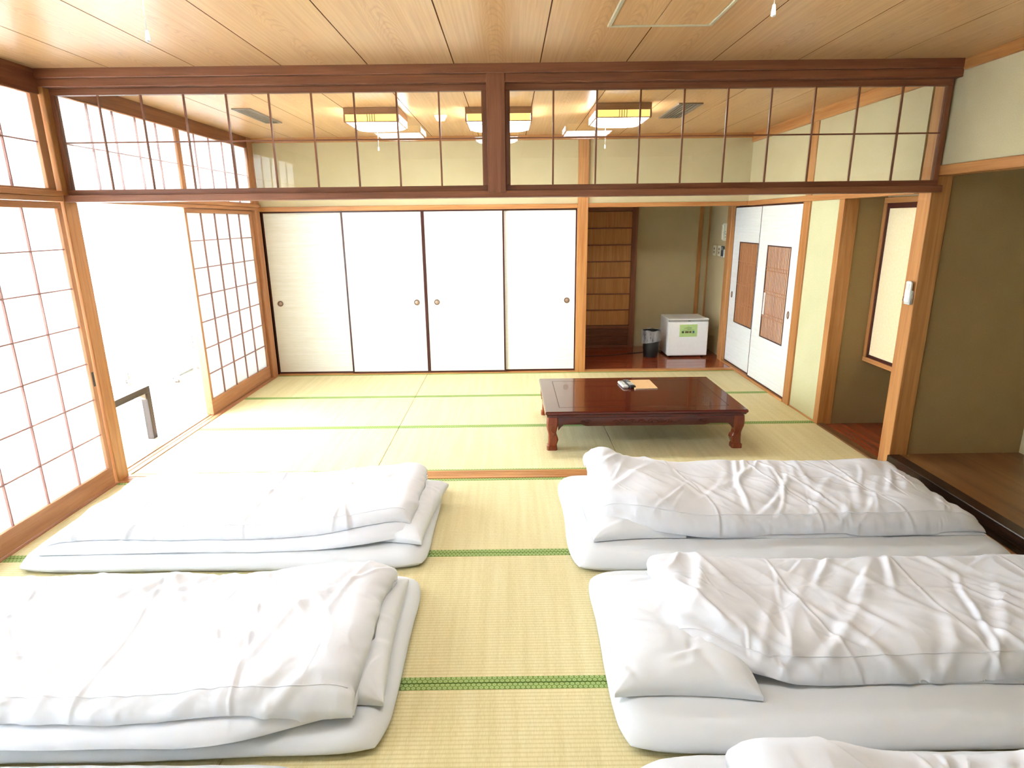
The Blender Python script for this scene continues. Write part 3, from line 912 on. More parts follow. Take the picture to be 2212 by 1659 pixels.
for x in (lx0, lx1 - 0.024):
    prism('apron', apron_poly(ly0 + 0.078, ly1 - 0.078), 'X', x, x + 0.024, ROSE['Y'], tb)
def cabriole(px, py, sx, sy):
    """square leg that swells at the knee, tapers and ends in a block foot"""
    stations = [(0.250, 0.040, 0.0), (0.225, 0.042, 0.0), (0.195, 0.042, 0.002), (0.165, 0.037, 0.004), (0.135, 0.030, 0.003),
                (0.112, 0.029, 0.0), (0.095, 0.034, -0.004), (0.075, 0.036, -0.006), (0.052, 0.033, -0.002), (0.034, 0.030, 0.002),
                (0.030, 0.036, 0.003), (0.0, 0.037, 0.003)]
    vs, fs = [], []
    for z, r, o in stations:
        cx, cy = px + sx * o, py + sy * o
        c = r * 0.25
        for (a, b) in ((-r, -r + c), (-r + c, -r), (r - c, -r), (r, -r + c), (r, r - c), (r - c, r), (-r + c, r), (-r, r - c)):
            vs.append((cx + a - px, cy + b - py, z))
    n = 8
    for i in range(len(stations) - 1):
        for k in range(n):
            fs.append((i * n + k, i * n + (k + 1) % n, (i + 1) * n + (k + 1) % n, (i + 1) * n + k))
    fs.append(tuple(range(n))); fs.append(tuple(range((len(stations) - 1) * n, len(stations) * n)))
    lg = mesh_obj('leg', vs, fs, LEGW['Z'], tb, (px, py, 0.0), False)
    # leaf carving on the outer faces
    if sy < 0:
        pts = [(px + 0.014 * math.sin(k * 0.5), py - 0.0405 + 0.010 * min(1, max(0, (0.17 - (0.215 - k * 0.006)) / 0.05)), 0.215 - k * 0.006) for k in range(22)]
        tube('carving', pts, 0.0032, LEGW['Z'], lg, 5)
    return lg
for sx, px in ((-1, lx0 + 0.040), (1, lx1 - 0.040)):
    for sy, py in ((-1, ly0 + 0.040), (1, ly1 - 0.040)):
        cabriole(px, py, sx, sy)

# things on the table
def local_thing(name, loc, rz, label, cat):
    o = thing(name, loc, label, cat)
    o.rotation_euler = (0, 0, rz)
    WL[o.name] = Vector((0, 0, 0))      # parts of a turned thing are given in its own frame
    return o
r1 = local_thing('remote_control', (0.915, 4.745, TH + 0.0005), 0.10, 'white remote control lying left of the dark one on the low table', 'remote control')
box('body', -0.023, 0.023, -0.085, 0.085, 0.0, 0.020, LGREY, r1, 0.006)
box('display', -0.017, 0.017, 0.030, 0.070, 0.0195, 0.0205, GREY, r1, 0.001)
for i in range(3):
    for j in range(2):
        box('button', -0.015 + j * 0.018, -0.003 + j * 0.018, -0.065 + i * 0.025, -0.052 + i * 0.025, 0.0195, 0.0215, GREY, r1, 0.001)
r2 = local_thing('remote_control', (0.966, 4.755, TH + 0.0005), 0.12, 'black remote control with grey keypad on the low table', 'remote control')
box('body', -0.025, 0.025, -0.105, 0.105, 0.0, 0.024, BLACK, r2, 0.007)
for i in range(5):
    for j in range(3):
        box('button', -0.019 + j * 0.0135, -0.009 + j * 0.0135, -0.075 + i * 0.018, -0.063 + i * 0.018, 0.0235, 0.0262, LGREY, r2, 0.001)
box('keypad_plate', -0.021, 0.021, 0.018, 0.060, 0.0235, 0.0247, DKGREY, r2, 0.001)
lathe('select_ring', [(0.012, 0.0), (0.012, 0.0022), (0.007, 0.0022), (0.007, 0.0)], GREY, r2, (0, 0.04, 0.0246), 20)
for j in range(3):
    box('button', -0.019 + j * 0.0135, -0.009 + j * 0.0135, 0.075, 0.084, 0.0235, 0.0258, GREY, r2, 0.001)
bk = local_thing('folder', (1.075, 4.755, TH + 0.0005), 0.03, 'tan paper folder lying on the low table beside the remotes', 'folder')
box('back_cover', -0.092, 0.092, -0.135, 0.135, 0.0, 0.0015, KRAFT, bk, 0.0004)
box('pages', -0.088, 0.088, -0.131, 0.131, 0.0015, 0.0075, PAGE, bk, 0.0004)
box('front_cover', -0.092, 0.092, -0.135, 0.135, 0.0075, 0.0095, KRAFT, bk, 0.0004)

# ------------------------------------------------------------------ fridge
FX0, FX1, FY, FZ = 1.872, 2.345, 7.045, 0.472
fr = thing('small_fridge', ((FX0 + FX1) / 2, 7.25, 0.012), 'small white refrigerator with green notice in the recess', 'refrigerator')
box('cabinet', FX0 + 0.003, FX1 - 0.003, FY + 0.052, 7.46, 0.030, FZ, WHITE, fr, 0.008)
box('gasket', FX0 + 0.010, FX1 - 0.010, FY + 0.044, FY + 0.053, 0.04, FZ - 0.012, GREY, fr, 0.002)
dr = box('door', FX0, FX1, FY, FY + 0.045, 0.032, 0.438, WHITE, fr, 0.008)
hd = box('top_trim', FX0, FX1, FY, FY + 0.048, 0.462, FZ + 0.001, WHITE, fr, 0.004)
st = box('handle_strip', FX0 + 0.004, FX1 - 0.004, FY + 0.006, FY + 0.045, 0.437, 0.463, GREY, fr, 0.003)
box('maker_plate', 2.10, 2.130, FY + 0.005, FY + 0.007, 0.446, 0.452, DKGREY, st, 0)
box('hinge_cover', FX1 - 0.06, FX1 - 0.005, FY + 0.004, FY + 0.06, FZ, FZ + 0.006, WHITE, fr, 0.002)
for x in (FX0 + 0.04, FX1 - 0.04):
    for y in (FY + 0.07, 7.42):
        lathe('foot', [(0.0005, 0.0), (0.016, 0.0), (0.014, 0.020), (0.0005, 0.020)], DKGREY, fr, (x, y, 0.012), 12)
nt = box('notice', 2.005, 2.213, FY - 0.0012, FY - 0.0002, 0.262, 0.408, GREENP, fr, 0)
nt.rotation_euler = (0, -0.012, 0)
for (x0, x1, z) in ((2.098, 2.120, 0.385), (2.074, 2.146, 0.370), (2.055, 2.150, 0.362), (2.096, 2.138, 0.350), (2.040, 2.176, 0.341), (2.150, 2.178, 0.297)):
    n = int((x1 - x0) / 0.0075)
    for k in range(n):
        xa = x0 + (x1 - x0) * k / n
        box('print_mark', xa, xa + 0.0052, FY - 0.0016, FY - 0.0010, z - 0.0022, z + 0.0022, INK, nt, 0)
for x0, x1, mt in ((2.030, 2.058, INK), (2.070, 2.112, INKR), (2.118, 2.145, INKR), (2.157, 2.180, INKB)):
    box('print_picture', x0, x1, FY - 0.0016, FY - 0.0010, 0.305, 0.330, mt, nt, 0)
tag(tube('power_cord', [(1.90, 7.40, 0.02), (1.72, 7.38, 0.0165), (1.5, 7.30, 0.0165), (1.3, 7.22, 0.0165), (1.10, 7.18, 0.0165), (0.88, 7.17, 0.0165), (0.76, 7.2, 0.0165)], 0.0038, BLACK, None, 6), 'thin black power cord on the red recess floor', 'cord')

# waste bin with liner
bx, by = 1.690, 7.12
bn = thing('waste_bin', (bx, by, 0.012), 'black waste bin with clear plastic liner beside the fridge', 'waste bin')
lathe('bucket', [(0.0005, 0.0), (0.082, 0.0), (0.085, 0.004), (0.106, 0.320), (0.103, 0.320), (0.081, 0.008), (0.0005, 0.008)], BLACK, bn, (bx, by, 0.012), 36)
vs, fs = [], []
NS = 48
rings = [(0.104, 0.20, 0), (0.104, 0.30, 0), (0.1065, 0.328, 0), (0.111, 0.318, 1), (0.112, 0.27, 1), (0.111, 0.215, 1), (0.112, 0.178, 1)]
for i in range(NS):
    a = 2 * PI * i / NS
    for (r, z, w) in rings:
        rr = r + w * 0.004 * math.sin(a * 9 + z * 20) + w * 0.002 * math.sin(a * 23)
        zz = z + (0.022 * math.sin(a * 1.0 + 2.2) if z < 0.185 else 0) + (0.006 * math.sin(a * 5) if z > 0.3 else 0)
        if z == 0.20:
            rr = 0.094
        vs.append((rr * math.cos(a), rr * math.sin(a), zz))
nr = len(rings)
for i in range(NS):
    j = (i + 1) % NS
    for k in range(nr - 1):
        fs.append((i * nr + k, j * nr + k, j * nr + k + 1, i * nr + k + 1))
mesh_obj('bag_liner', vs, fs, BAG, bn, (bx, by, 0.012), True)

# wall plates in the recess
xw = 2.504
ic = thing('wall_intercom', (xw, 7.10, 1.36), 'cream wall intercom box beside the lattice doors', 'intercom')
box('case', xw - 0.036, xw, 7.035, 7.175, 1.362, 1.556, CREAM, ic, 0.006)
box('handset', xw - 0.052, xw - 0.034, 7.115, 7.165, 1.375, 1.545, CREAM, ic, 0.008)
for i in range(3):
    box('button', xw - 0.040, xw - 0.035, 7.055, 7.075, 1.40 + i * 0.03, 1.412 + i * 0.03, GREY, ic, 0.001)
for y0, y1, lab in ((7.455, 7.545, 'light switch plate farther into the recess'), (7.285, 7.372, 'light switch plate nearer the intercom box')):
    t = thing('switch_plate', (xw, (y0 + y1) / 2, 1.17), lab, 'light switch', 'switch plates in the recess')
    box('plate', xw - 0.008, xw, y0, y1, 1.176, 1.300, CREAM, t, 0.002)
    for z in (1.205, 1.245):
        box('rocker', xw - 0.012, xw - 0.007, y0 + 0.028, y1 - 0.028, z, z + 0.028, STEEL, t, 0.001)
rc = thing('wall_remote', (xw, 7.16, 1.17), 'grey remote in wall holder under the intercom box', 'remote control')
box('holder', xw - 0.022, xw, 7.125, 7.215, 1.172, 1.265, LGREY, rc, 0.004)
box('handset', xw - 0.030, xw - 0.010, 7.135, 7.205, 1.185, 1.300, DKGREY, rc, 0.005)
box('display', xw - 0.032, xw - 0.029, 7.145, 7.195, 1.255, 1.290, GREY, rc, 0.001)

# remote on the right post
pr = thing('post_remote', (2.47, 3.72, 1.08), 'white air conditioner remote in its holder on the orange post', 'remote control')
box('holder', 2.448, 2.470, 3.690, 3.746, 1.080, 1.165, LGREY, pr, 0.004)
box('handset', 2.440, 2.460, 3.692, 3.740, 1.092, 1.222, WHITE, pr, 0.006)
box('display', 2.4385, 2.4405, 3.700, 3.732, 1.170, 1.208, LGREY, pr, 0.001)
tube('cord_loop', [(2.462, 3.748, 1.13), (2.455, 3.765, 1.12), (2.455, 3.768, 1.10), (2.462, 3.750, 1.09)], 0.002, DARKW['Z'], pr, 6)

# ------------------------------------------------------------------ veranda furniture
vt = thing('veranda_table', (-3.1, 4.2, -0.008), 'small dark-framed table on the bright veranda behind the left post', 'table')
vx0, vx1, vy0, vy1, vz = -3.38, -2.795, 3.93, 4.52, 0.412
for x in (vx0, vx1 - 0.05):
    for y in (vy0, vy1 - 0.05):
        box('leg', x, x + 0.05, y, y + 0.05, -0.008, vz - 0.05, DKFRAME, vt)
box('frame_rail', vx0, vx1, vy0, vy0 + 0.05, vz - 0.05, vz, DKFRAME, vt)
box('frame_rail', vx0, vx1, vy1 - 0.05, vy1, vz - 0.05, vz, DKFRAME, vt)
box('frame_rail', vx0, vx0 + 0.05, vy0 + 0.05, vy1 - 0.05, vz - 0.05, vz, DKFRAME, vt)
box('frame_rail', vx1 - 0.05, vx1, vy0 + 0.05, vy1 - 0.05, vz - 0.05, vz, DKFRAME, vt)
box('top_panel', vx0 + 0.05, vx1 - 0.05, vy0 + 0.05, vy1 - 0.05, vz - 0.03, vz - 0.004, VTOP, vt)
for x in (vx0 + 0.008, vx1 - 0.042):
    prism('corner_bracket', [(vy1 - 0.05, vz - 0.05), (vy1 - 0.13, vz - 0.05), (vy1 - 0.05, vz - 0.10)], 'X', x, x + 0.03, VTOP, vt)
vc = thing('veranda_chair', (-3.3, 5.6, -0.008), 'pale cushioned armchair on the bright veranda', 'armchair')
for x in (-3.56, -3.10):
    for y in (5.40, 5.82):
        box('leg', x, x + 0.035, y, y + 0.035, -0.008, 0.42 if y < 5.6 else 0.62, VERA, vc)
    box('armrest', x - 0.01, x + 0.045, 5.38, 5.87, 0.42, 0.445, VERA, vc, 0.006)
box('seat_rail', -3.56, -3.065, 5.40, 5.855, 0.20, 0.235, VERA, vc)
box('seat_cushion', -3.52, -3.105, 5.39, 5.83, 0.235, 0.33, CUSH, vc, 0.025)
bc = box('back_cushion', -3.52, -3.105, 5.78, 5.88, 0.31, 0.74, CUSH, vc, 0.03)
bc.rotation_euler = (-0.15, 0, 0)

# ------------------------------------------------------------------ bedding
def perlin(x, y, seed):
    rs = np.random.RandomState(seed)
    p = rs.permutation(256); p = np.concatenate([p, p])
    ga = rs.rand(256) * 2 * PI
    gx, gy = np.cos(ga), np.sin(ga)
    xi, yi = np.floor(x).astype(int), np.floor(y).astype(int)
    xf, yf = x - xi, y - yi
    u = xf * xf * xf * (xf * (xf * 6 - 15) + 10)
    v = yf * yf * yf * (yf * (yf * 6 - 15) + 10)
    def g(ix, iy, dx, dy):
        h = p[(p[ix & 255] + iy) & 255]
        return gx[h] * dx + gy[h] * dy
    a = g(xi, yi, xf, yf); b = g(xi + 1, yi, xf - 1, yf)
    c = g(xi, yi + 1, xf, yf - 1); d = g(xi + 1, yi + 1, xf - 1, yf - 1)
    return (a + u * (b - a)) + v * ((c + u * (d - c)) - (a + u * (b - a)))

def fbm(x, y, seed, oct=3):
    r, a, f = 0, 1.0, 1.0
    for o in range(oct):
        r = r + a * perlin(x * f + 3.1 * o, y * f - 1.7 * o, seed + o)
        a *= 0.5; f *= 2.0
    return r

def creases(x, y, seed, n, xr, yr, amp, ang=(0.7, 1.5), width=(0.012, 0.03), length=(0.18, 0.5)):
    rs = np.random.RandomState(seed)
    w = np.zeros_like(x)
    for i in range(n):
        cx, cy = rs.uniform(*xr), rs.uniform(*yr)
        a = rs.uniform(*ang) * (1 if rs.rand() < 0.75 else -1)
        ca, sa = math.cos(a), math.sin(a)
        L, wd, am = rs.uniform(*length), rs.uniform(*width), amp * rs.uniform(0.4, 1.0)
        t = (x - cx) * ca + (y - cy) * sa
        d = -(x - cx) * sa + (y - cy) * ca + rs.uniform(-0.5, 0.5) * t * t
        fal = np.exp(-(t / (L * 0.5)) ** 4)
        w += am * fal * (np.exp(-(d / wd) ** 2) - 0.75 * np.exp(-((d - 1.7 * wd) / (1.3 * wd)) ** 2))
    return w

def ridged(x, y, seed):
    return 1.0 - np.abs(perlin(x, y, seed)) * 2.2

def smooth_edge(d, L, lo=0.06):
    q = np.clip(d / L, 0, 1)
    return lo + (1 - lo) * np.sqrt(np.clip(1 - (1 - q) ** 2, 0, 1))

def grid_faces(nx, nk, closed):
    fs = []
    kk = nk if closed else nk - 1
    for i in range(nx - 1):
        for k in range(kk):
            k2 = (k + 1) % nk
            fs.append((i * nk + k, i * nk + k2, (i + 1) * nk + k2, (i + 1) * nk + k))
    return fs

def quilt(x0, x1, yn, yf, z0, label, seed, a=0.060, b=0.075, head='left', lift=None, yL=None, yU=None,
          endL=0.10, endR=0.10, bulk=1.0, n_cre=34, amp=0.010, skew=(0.0, 0.0), ends=(0.22, 0.22), uoff=(0.0, 0.0), tilt=0.0, gape=0.004):
    """duvet folded in half: fold at the far side, two free edges towards the camera"""
    NX = 440
    t = np.linspace(0, 1, NX)
    t = t + 0.04 * np.sin(2 * PI * t) * -1       # a little denser at the ends
    x = x0 + (x1 - x0) * t
    W = yf - yn
    n1, n2, n3, n4, n5, n6 = 26, 14, 74, 34, 6, 30
    dl = (x - x0); dr = (x1 - x)
    tau = np.minimum(smooth_edge(dl, endL, ends[0]), smooth_edge(dr, endR, ends[1]))
    eL = 0.016 * perlin(x * 2.3, x * 0 + 0.3, seed + 11) + (yL(x) if yL else 0)
    eU = 0.018 * perlin(x * 1.9, x * 0 + 7.3, seed + 12) + (yU(x) if yU else 0)
    sk = skew[0] * (1 - t) + skew[1] * t
    gap = gape
    A = (a * tau)[:, None]; B = (b * tau)[:, None]
    eL = eL[:, None]; eU = eU[:, None]
    H0 = A + B + gap
    R = H0 * 0.5
    def lower_top(y):
        return A * smooth_edge(y - eL, 0.10)
    def under(y):
        return lower_top(np.maximum(y, eL)) * np.clip((y - eL + 0.06) / 0.06, 0.0, 1) + gap
    yy, zz, wt, part = [], [], [], []
    far = W - R
    q = np.linspace(0, 1, n1)[None, :]
    y = eL + (far - eL) * q; yy.append(y); zz.append(y * 0); wt.append(0.0 * q); part.append(np.zeros(n1))
    th = np.linspace(-PI / 2, PI / 2, n2 + 2)[1:-1][None, :]
    yy.append(far + R * np.cos(th)); zz.append(H0 / 2 + H0 / 2 * np.sin(th)); wt.append(0.5 + 0 * th); part.append(np.full(n2, 1.0))
    q = np.linspace(0, 1, n3)[None, :]
    q3 = 1 - (1 - q) ** 1.0
    y = far + (eU - far) * q3
    yy.append(y); zz.append(under(y) + B * smooth_edge(y - eU, 0.10)); wt.append(1.0 + 0 * q); part.append(np.full(n3, 1.0))
    q = np.linspace(0, 1, n4)[None, :]
    y = eU + (far - R * 0.2 - eU) * q
    yy.append(y); zz.append(under(y)); wt.append(0.3 + 0 * q); part.append(np.full(n4, 1.0))
    th = np.linspace(PI / 2, -PI / 2, n5 + 2)[1:-1][None, :]
    yy.append(far - R * 0.2 + gap * np.cos(th)); zz.append(lower_top(far - R * 0.2) + gap / 2 + gap / 2 * np.sin(th)); wt.append(0 * th); part.append(np.full(n5, 0.5))
    q = np.linspace(0, 1, n6)[None, :]
    y = (far - R * 0.2) + (eL - far + R * 0.2) * q
    yy.append(y); zz.append(lower_top(y)); wt.append(0.3 + 0 * q); part.append(np.zeros(n6))
    one = np.ones((NX, 1))
    Y = np.concatenate([v * one for v in yy], 1)
    Z = np.concatenate([v * one for v in zz], 1)
    Wt = np.concatenate([v * one for v in wt], 1)
    Pt = np.concatenate(part)[None, :]
    X = x[:, None] * np.ones_like(Y)
    # layers end at slightly different places, ends are not straight
    off = uoff[0] * (1 - t)[:, None] ** 3 + uoff[1] * t[:, None] ** 3
    X = X + off * Pt
    X = X + 0.04 * perlin(Y * 5 + Pt * 9, t[:, None] * 1.0 + 0 * Y, seed + 21) * np.exp(-np.minimum(dl, dr) / 0.25)[:, None]
    Yw = Y + yn + sk[:, None]
    Z = Z * bulk
    # broad unevenness of the filling
    low = 0.016 * fbm(X * 2.6, Yw * 3.4, seed + 31, 2)
    hgt = np.clip(Z / 0.10, 0, 1)
    Z = Z + low * hgt * tau[:, None] + tilt * (Y / W) * Pt * hgt
    if lift is not None:
        Z = Z + lift(X, Yw)
    # wrinkles along the surface normal
    P = np.stack([X, Yw, Z], -1)
    du = np.gradient(P, axis=0); dv = np.roll(P, -1, 1) - np.roll(P, 1, 1)
    N = np.cross(dv, du); N /= (np.linalg.norm(N, axis=-1, keepdims=True) + 1e-9)
    if N[NX // 2, n1 + n2 + n3 // 2, 2] < 0:
        N = -N
    S = Yw + Z                                   # rough arc coordinate over the near edge
    w = creases(X, S, seed + 41, n_cre, (x0, x1), (yn, yf + 0.2), amp * 0.85, (0.8, 1.4), (0.009, 0.026), (0.25, 0.75))
    w += creases(X, S, seed + 42, n_cre, (x0, x1), (yn, yf + 0.2), amp * 0.36, (0.5, 1.5), (0.004, 0.009), (0.10, 0.35))
    r1 = ridged(X * 5.0 + S * 2.6, S * 2.2 - X * 0.9, seed + 51)
    w += amp * 0.5 * np.clip(r1, 0, 1) ** 2
    r2 = ridged(X * 11.0 + S * 4, S * 5.0, seed + 52)
    w += amp * 0.12 * np.clip(r2, 0, 1) ** 3
    # pressed fold lines left from the linen cupboard
    for k_, fx in enumerate((0.30, 0.56, 0.80)):
        xl = x0 + (x1 - x0) * fx + 0.03 * np.sin(S * 5 + seed + k_) - 0.10 * (S - yn)
        w += 0.0038 * np.exp(-((X - xl) / 0.0065) ** 2) - 0.002 * np.exp(-((X - xl - 0.015) / 0.012) ** 2)
    sl = yn + 0.62 * W + 0.012 * np.sin(X * 3 + seed)
    w += 0.0025 * np.exp(-((Yw - sl) / 0.007) ** 2)
    # gathers along the free edges and the ends
    ed = np.exp(-np.abs(Y - eU) / 0.05) * Pt
    w += 0.0045 * ed * perlin(X * 26, S * 3, seed + 61)
    en = np.exp(-np.minimum(dl, dr) / 0.07)[:, None]
    w += 0.012 * en * perlin(X * 6, S * 19, seed + 62)
    P = P + N * (w * Wt * np.clip(0.35 + tau[:, None], 0, 1))[..., None]
    P[..., 2] = np.maximum(P[..., 2], (lift(X, Yw) if lift is not None else 0) + 0.0005)
    nk = P.shape[1]
    base = Vector(((x0 + x1) / 2, (yn + yf) / 2, z0))
    V = P.reshape(-1, 3).copy()
    V[:, 0] -= base.x; V[:, 1] -= base.y
    fs = grid_faces(NX, nk, True)
    fs.append(tuple(range(nk))); fs.append(tuple(range((NX - 1) * nk, NX * nk)))
    t_ = thing('duvet', tuple(base), label, 'duvet', 'folded white duvets')
    mesh_obj('folded_cover', V.tolist(), fs, DUVET, t_, base, True)
    # stitched piping a hand's breadth in from the free upper edge
    k = n1 + n2 + n3 - 1 - 5
    line = P[4:NX - 4:2, k, :] + N[4:NX - 4:2, k, :] * 0.0006
    tube('piping', [(v[0], v[1], v[2] + z0) for v in line], 0.0021, DUVET, t_, 6)
    return t_

def slab(name, x0, x1, y0, y1, h, label, seed, cat='futon', pull_c=0.03, wr=0.004, soft=0.10):
    """thin floor mattress in a fitted sheet"""
    NX, NY = 150, 90
    u = np.sin(np.linspace(-PI / 2, PI / 2, NX)); v = np.sin(np.linspace(-PI / 2, PI / 2, NY))
    U, Vv = np.meshgrid(u, v, indexing='ij')
    hx, hy = (x1 - x0) / 2, (y1 - y0) / 2
    cx, cy = (x0 + x1) / 2, (y0 + y1) / 2
    # rounded corners
    X = hx * U * (1 - pull_c / hx * np.abs(Vv) ** 8)
    Y = hy * Vv * (1 - pull_c / hy * np.abs(U) ** 14)
    dx = hx - np.abs(hx * U); dy = hy - np.abs(hy * Vv)
    prof = smooth_edge(dx, soft, 0.0) * smooth_edge(dy, soft, 0.0)
    top = h * (0.30 + 0.70 * prof)
    bot = 0.0 + 0.012 * (1 - smooth_edge(np.minimum(dx, dy), 0.03, 0.0))
    wob = 0.010 * perlin((X + cx) * 2.2, (Y + cy) * 2.2, seed)
    top = top + wob * prof
    cr = creases(X, Y, seed + 5, 12, (-hx, hx), (-hy, hy), wr, (-0.3, 1.4), (0.008, 0.02), (0.15, 0.6))
    cr += wr * 0.5 * np.clip(ridged(X * 4, Y * 7, seed + 6), 0, 1) ** 3
    top = top + cr * prof
    top = np.minimum(top, h)
    edge = np.exp(-np.minimum(dx, dy) / 0.03)
    top = top + 0.006 * edge * perlin(X * 14, Y * 14, seed + 7)
    X = X + 0.012 * perlin(X * 0 + 1.5, (Y + cy) * 3.0, seed + 8) * np.abs(U) ** 3
    Y = Y + 0.014 * perlin((X + cx) * 2.0, Y * 0 + 0.5, seed + 9) * np.abs(Vv) ** 3
    V1 = np.stack([X, Y, np.maximum(top, bot + 0.001)], -1).reshape(-1, 3)
    V2 = np.stack([X * 0.985, Y * 0.975, bot], -1).reshape(-1, 3)
    n = NX * NY
    fs = []
    for i in range(NX - 1):
        for k in range(NY - 1):
            a_ = i * NY + k
            fs.append((a_, a_ + NY, a_ + NY + 1, a_ + 1))
            fs.append((n + a_, n + a_ + 1, n + a_ + NY + 1, n + a_ + NY))
    rim = [(i, 0) for i in range(NX)] + [(NX - 1, k) for k in range(1, NY)] + [(i, NY - 1) for i in range(NX - 2, -1, -1)] + [(0, k) for k in range(NY - 2, 0, -1)]
    idx = [i * NY + k for i, k in rim]
    for q in range(len(idx)):
        p_, r_ = idx[q], idx[(q + 1) % len(idx)]
        fs.append((p_, r_, n + r_, n + p_))
    o = mesh_obj(name, np.concatenate([V1, V2]).tolist(), fs, SHEET, None, (cx, cy, 0.0018), True)
    return tag(o, label, cat, 'white futon mattresses on the tatami')

def pillow(cx, cy, lx, ly, h, rz, z0, label, seed, dent=None):
    NX, NY = 70, 90
    u = np.sin(np.linspace(-PI / 2, PI / 2, NX)); v = np.sin(np.linspace(-PI / 2, PI / 2, NY))
    U, V = np.meshgrid(u, v, indexing='ij')
    X = lx / 2 * U * (1 - 0.05 * (1 - V ** 2) * U ** 2)
    Y = ly / 2 * V * (1 - 0.05 * (1 - U ** 2) * V ** 2)
    f = ((1 - np.abs(U) ** 3) * (1 - np.abs(V) ** 3)).clip(0) ** 0.40
    top = 0.020 + h * f + 0.008 * fbm(X * 8, Y * 8, seed, 2) * f
    top += creases(X, Y, seed + 2, 16, (-lx / 2, lx / 2), (-ly / 2, ly / 2), 0.007, (-1.2, 1.2), (0.007, 0.016), (0.08, 0.25)) * (0.2 + f)
    # puckers radiating from the corners
    rad = np.arctan2(np.abs(V) - 1.02, np.abs(U) - 1.02)
    cd_ = np.hypot((np.abs(U) - 1) * lx, (np.abs(V) - 1) * ly)
    top += 0.005 * np.sin(rad * 16) * np.exp(-(cd_ / 0.15) ** 2) * f
    bot = np.minimum(0.006 + 0 * X, top - 0.002) * (1 - f * 0.95)
    V1 = np.stack([X, Y, np.maximum(top, bot + 0.002)], -1).reshape(-1, 3)
    V2 = np.stack([X, Y, bot], -1).reshape(-1, 3)
    n = NX * NY
    fs = []
    for i in range(NX - 1):
        for k in range(NY - 1):
            a_ = i * NY + k
            fs.append((a_, a_ + NY, a_ + NY + 1, a_ + 1))
            fs.append((n + a_, n + a_ + 1, n + a_ + NY + 1, n + a_ + NY))
    rim = [(i, 0) for i in range(NX)] + [(NX - 1, k) for k in range(1, NY)] + [(i, NY - 1) for i in range(NX - 2, -1, -1)] + [(0, k) for k in range(NY - 2, 0, -1)]
    idx = [i * NY + k for i, k in rim]
    for q in range(len(idx)):
        p_, r_ = idx[q], idx[(q + 1) % len(idx)]
        fs.append((p_, r_, n + r_, n + p_))
    t = thing('pillow', (cx, cy, z0), label, 'pillow', 'white pillows under the duvets')
    o = mesh_obj('pillowcase', np.concatenate([V1, V2]).tolist(), fs, PILLOW, t, (cx, cy, z0), True)
    o.rotation_euler = (0, 0, rz)
    return t

def hump(cx, cy, sx, sy, h):
    return lambda X, Y: h * np.exp(-np.abs((X - cx) / sx) ** 3 - np.abs((Y - cy) / sy) ** 3)
def add(*f):
    return lambda X, Y: sum(g(X, Y) for g in f)

MT = 0.078
slab('futon', 0.280, 2.395, 2.490, 3.520, MT, 'white futon of the right row nearest the low table', 101)
slab('futon', 0.330, 2.400, 1.485, 2.455, MT, 'white futon in the middle of the right row', 102)
slab('futon', 0.340, 2.400, 0.480, 1.470, MT, 'white futon of the right row at the bottom edge of the view', 103)
slab('futon', -2.400, -0.415, 2.545, 3.500, MT, 'white futon of the left row nearest the far room', 104)
slab('futon', -2.430, -0.405, 1.490, 2.440, MT, 'white futon in the middle of the left row', 105, wr=0.007)
slab('futon', -2.420, -0.600, 0.480, 1.462, MT, 'white futon of the left row at the bottom left edge', 106)

PZ = MT + 0.002
pillow(0.605, 2.985, 0.46, 0.66, 0.078, 0.06, PZ, 'white pillow half hidden under the right duvet nearest the table', 201)
pillow(0.585, 1.965, 0.48, 0.66, 0.088, -0.05, PZ, 'white pillow sticking out under the middle right duvet', 202)
pillow(-0.640, 3.000, 0.46, 0.68, 0.070, -0.10, PZ, 'white pillow poking out under the left duvet nearest the far room', 203)
pillow(-0.670, 1.965, 0.46, 0.70, 0.078, 0.04, PZ, 'white pillow poking out under the middle left duvet', 204)

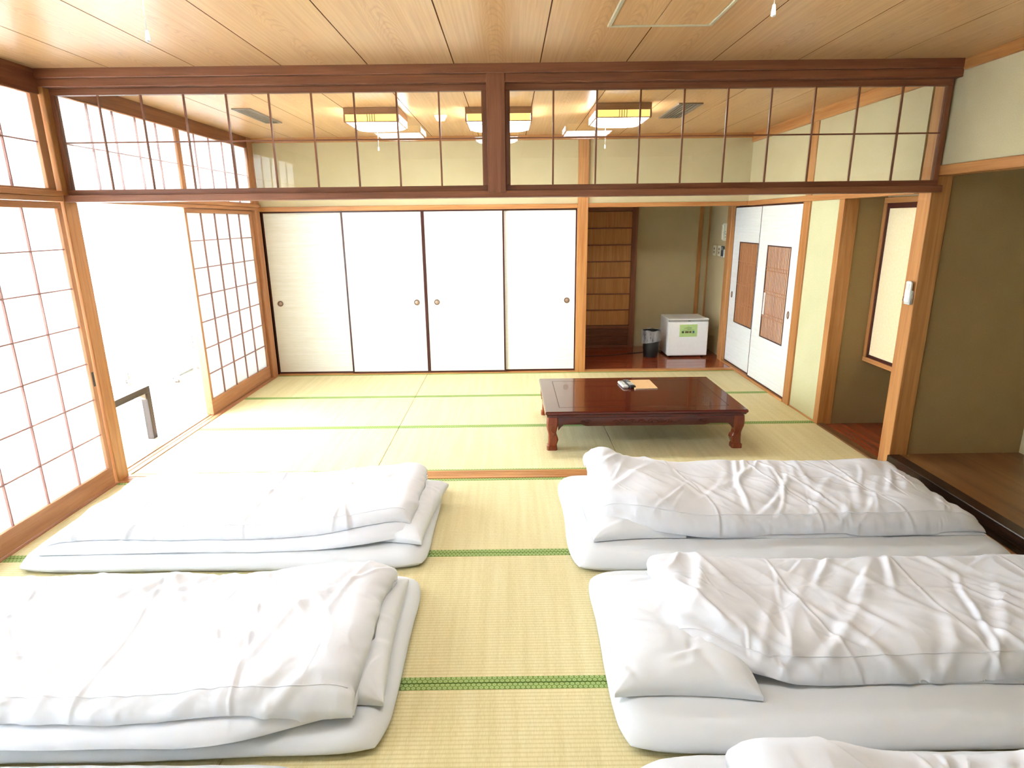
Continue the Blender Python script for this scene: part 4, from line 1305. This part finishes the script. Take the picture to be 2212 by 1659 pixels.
quilt(0.44, 2.34, 2.655, 3.40, PZ, 'folded white duvet of the right row nearest the low table', 301,
      lift=add(hump(0.60, 3.02, 0.30, 0.42, 0.060), hump(0.50, 3.34, 0.13, 0.16, 0.075)),
      yU=lambda x: 0.10 * np.exp(-((x - 0.44) / 0.22) ** 2), yL=lambda x: 0.13 * np.exp(-((x - 0.44) / 0.25) ** 2),
      endR=0.30, ends=(0.35, 0.10), skew=(0.0, 0.02), n_cre=30, amp=0.011, b=0.070, a=0.050, uoff=(0.0, 0.0))
quilt(0.58, 2.50, 1.690, 2.340, PZ, 'folded white duvet in the middle of the right row', 302,
      lift=add(hump(0.62, 1.99, 0.28, 0.40, 0.065)),
      yU=lambda x: 0.14 * np.exp(-((x - 0.58) / 0.20) ** 2), yL=lambda x: 0.19 * np.exp(-((x - 0.58) / 0.24) ** 2),
      ends=(0.40, 0.2), n_cre=38, amp=0.013, b=0.062, a=0.045)
quilt(0.58, 2.42, 0.62, 1.345, PZ, 'folded white duvet at the bottom right edge of the view', 303,
      lift=hump(0.66, 1.15, 0.28, 0.42, 0.06), ends=(0.4, 0.2), b=0.07, a=0.05)
quilt(-2.275, -0.500, 2.655, 3.360, PZ, 'folded white duvet of the left row nearest the far room', 304,
      lift=add(hump(-0.64, 3.03, 0.28, 0.42, 0.05), hump(-0.54, 3.28, 0.13, 0.16, 0.02)),
      yU=lambda x: 0.08 * np.exp(-((x + 0.50) / 0.28) ** 2), yL=lambda x: -0.055 + 0.085 * np.exp(-((x + 0.46) / 0.25) ** 2),
      ends=(0.15, 0.45), endL=0.25, n_cre=26, amp=0.011, b=0.058, a=0.045)
quilt(-2.42, -0.505, 1.525, 2.270, PZ, 'folded white duvet in the middle of the left row', 305,
      lift=add(hump(-0.66, 1.97, 0.28, 0.42, 0.05)),
      yU=lambda x: 0.03 * np.exp(-((x + 0.50) / 0.2) ** 2), yL=lambda x: -0.05 + 0.10 * np.exp(-((x + 0.50) / 0.25) ** 2), gape=0.010,
      ends=(0.25, 0.5), n_cre=34, amp=0.014, b=0.062, a=0.050)
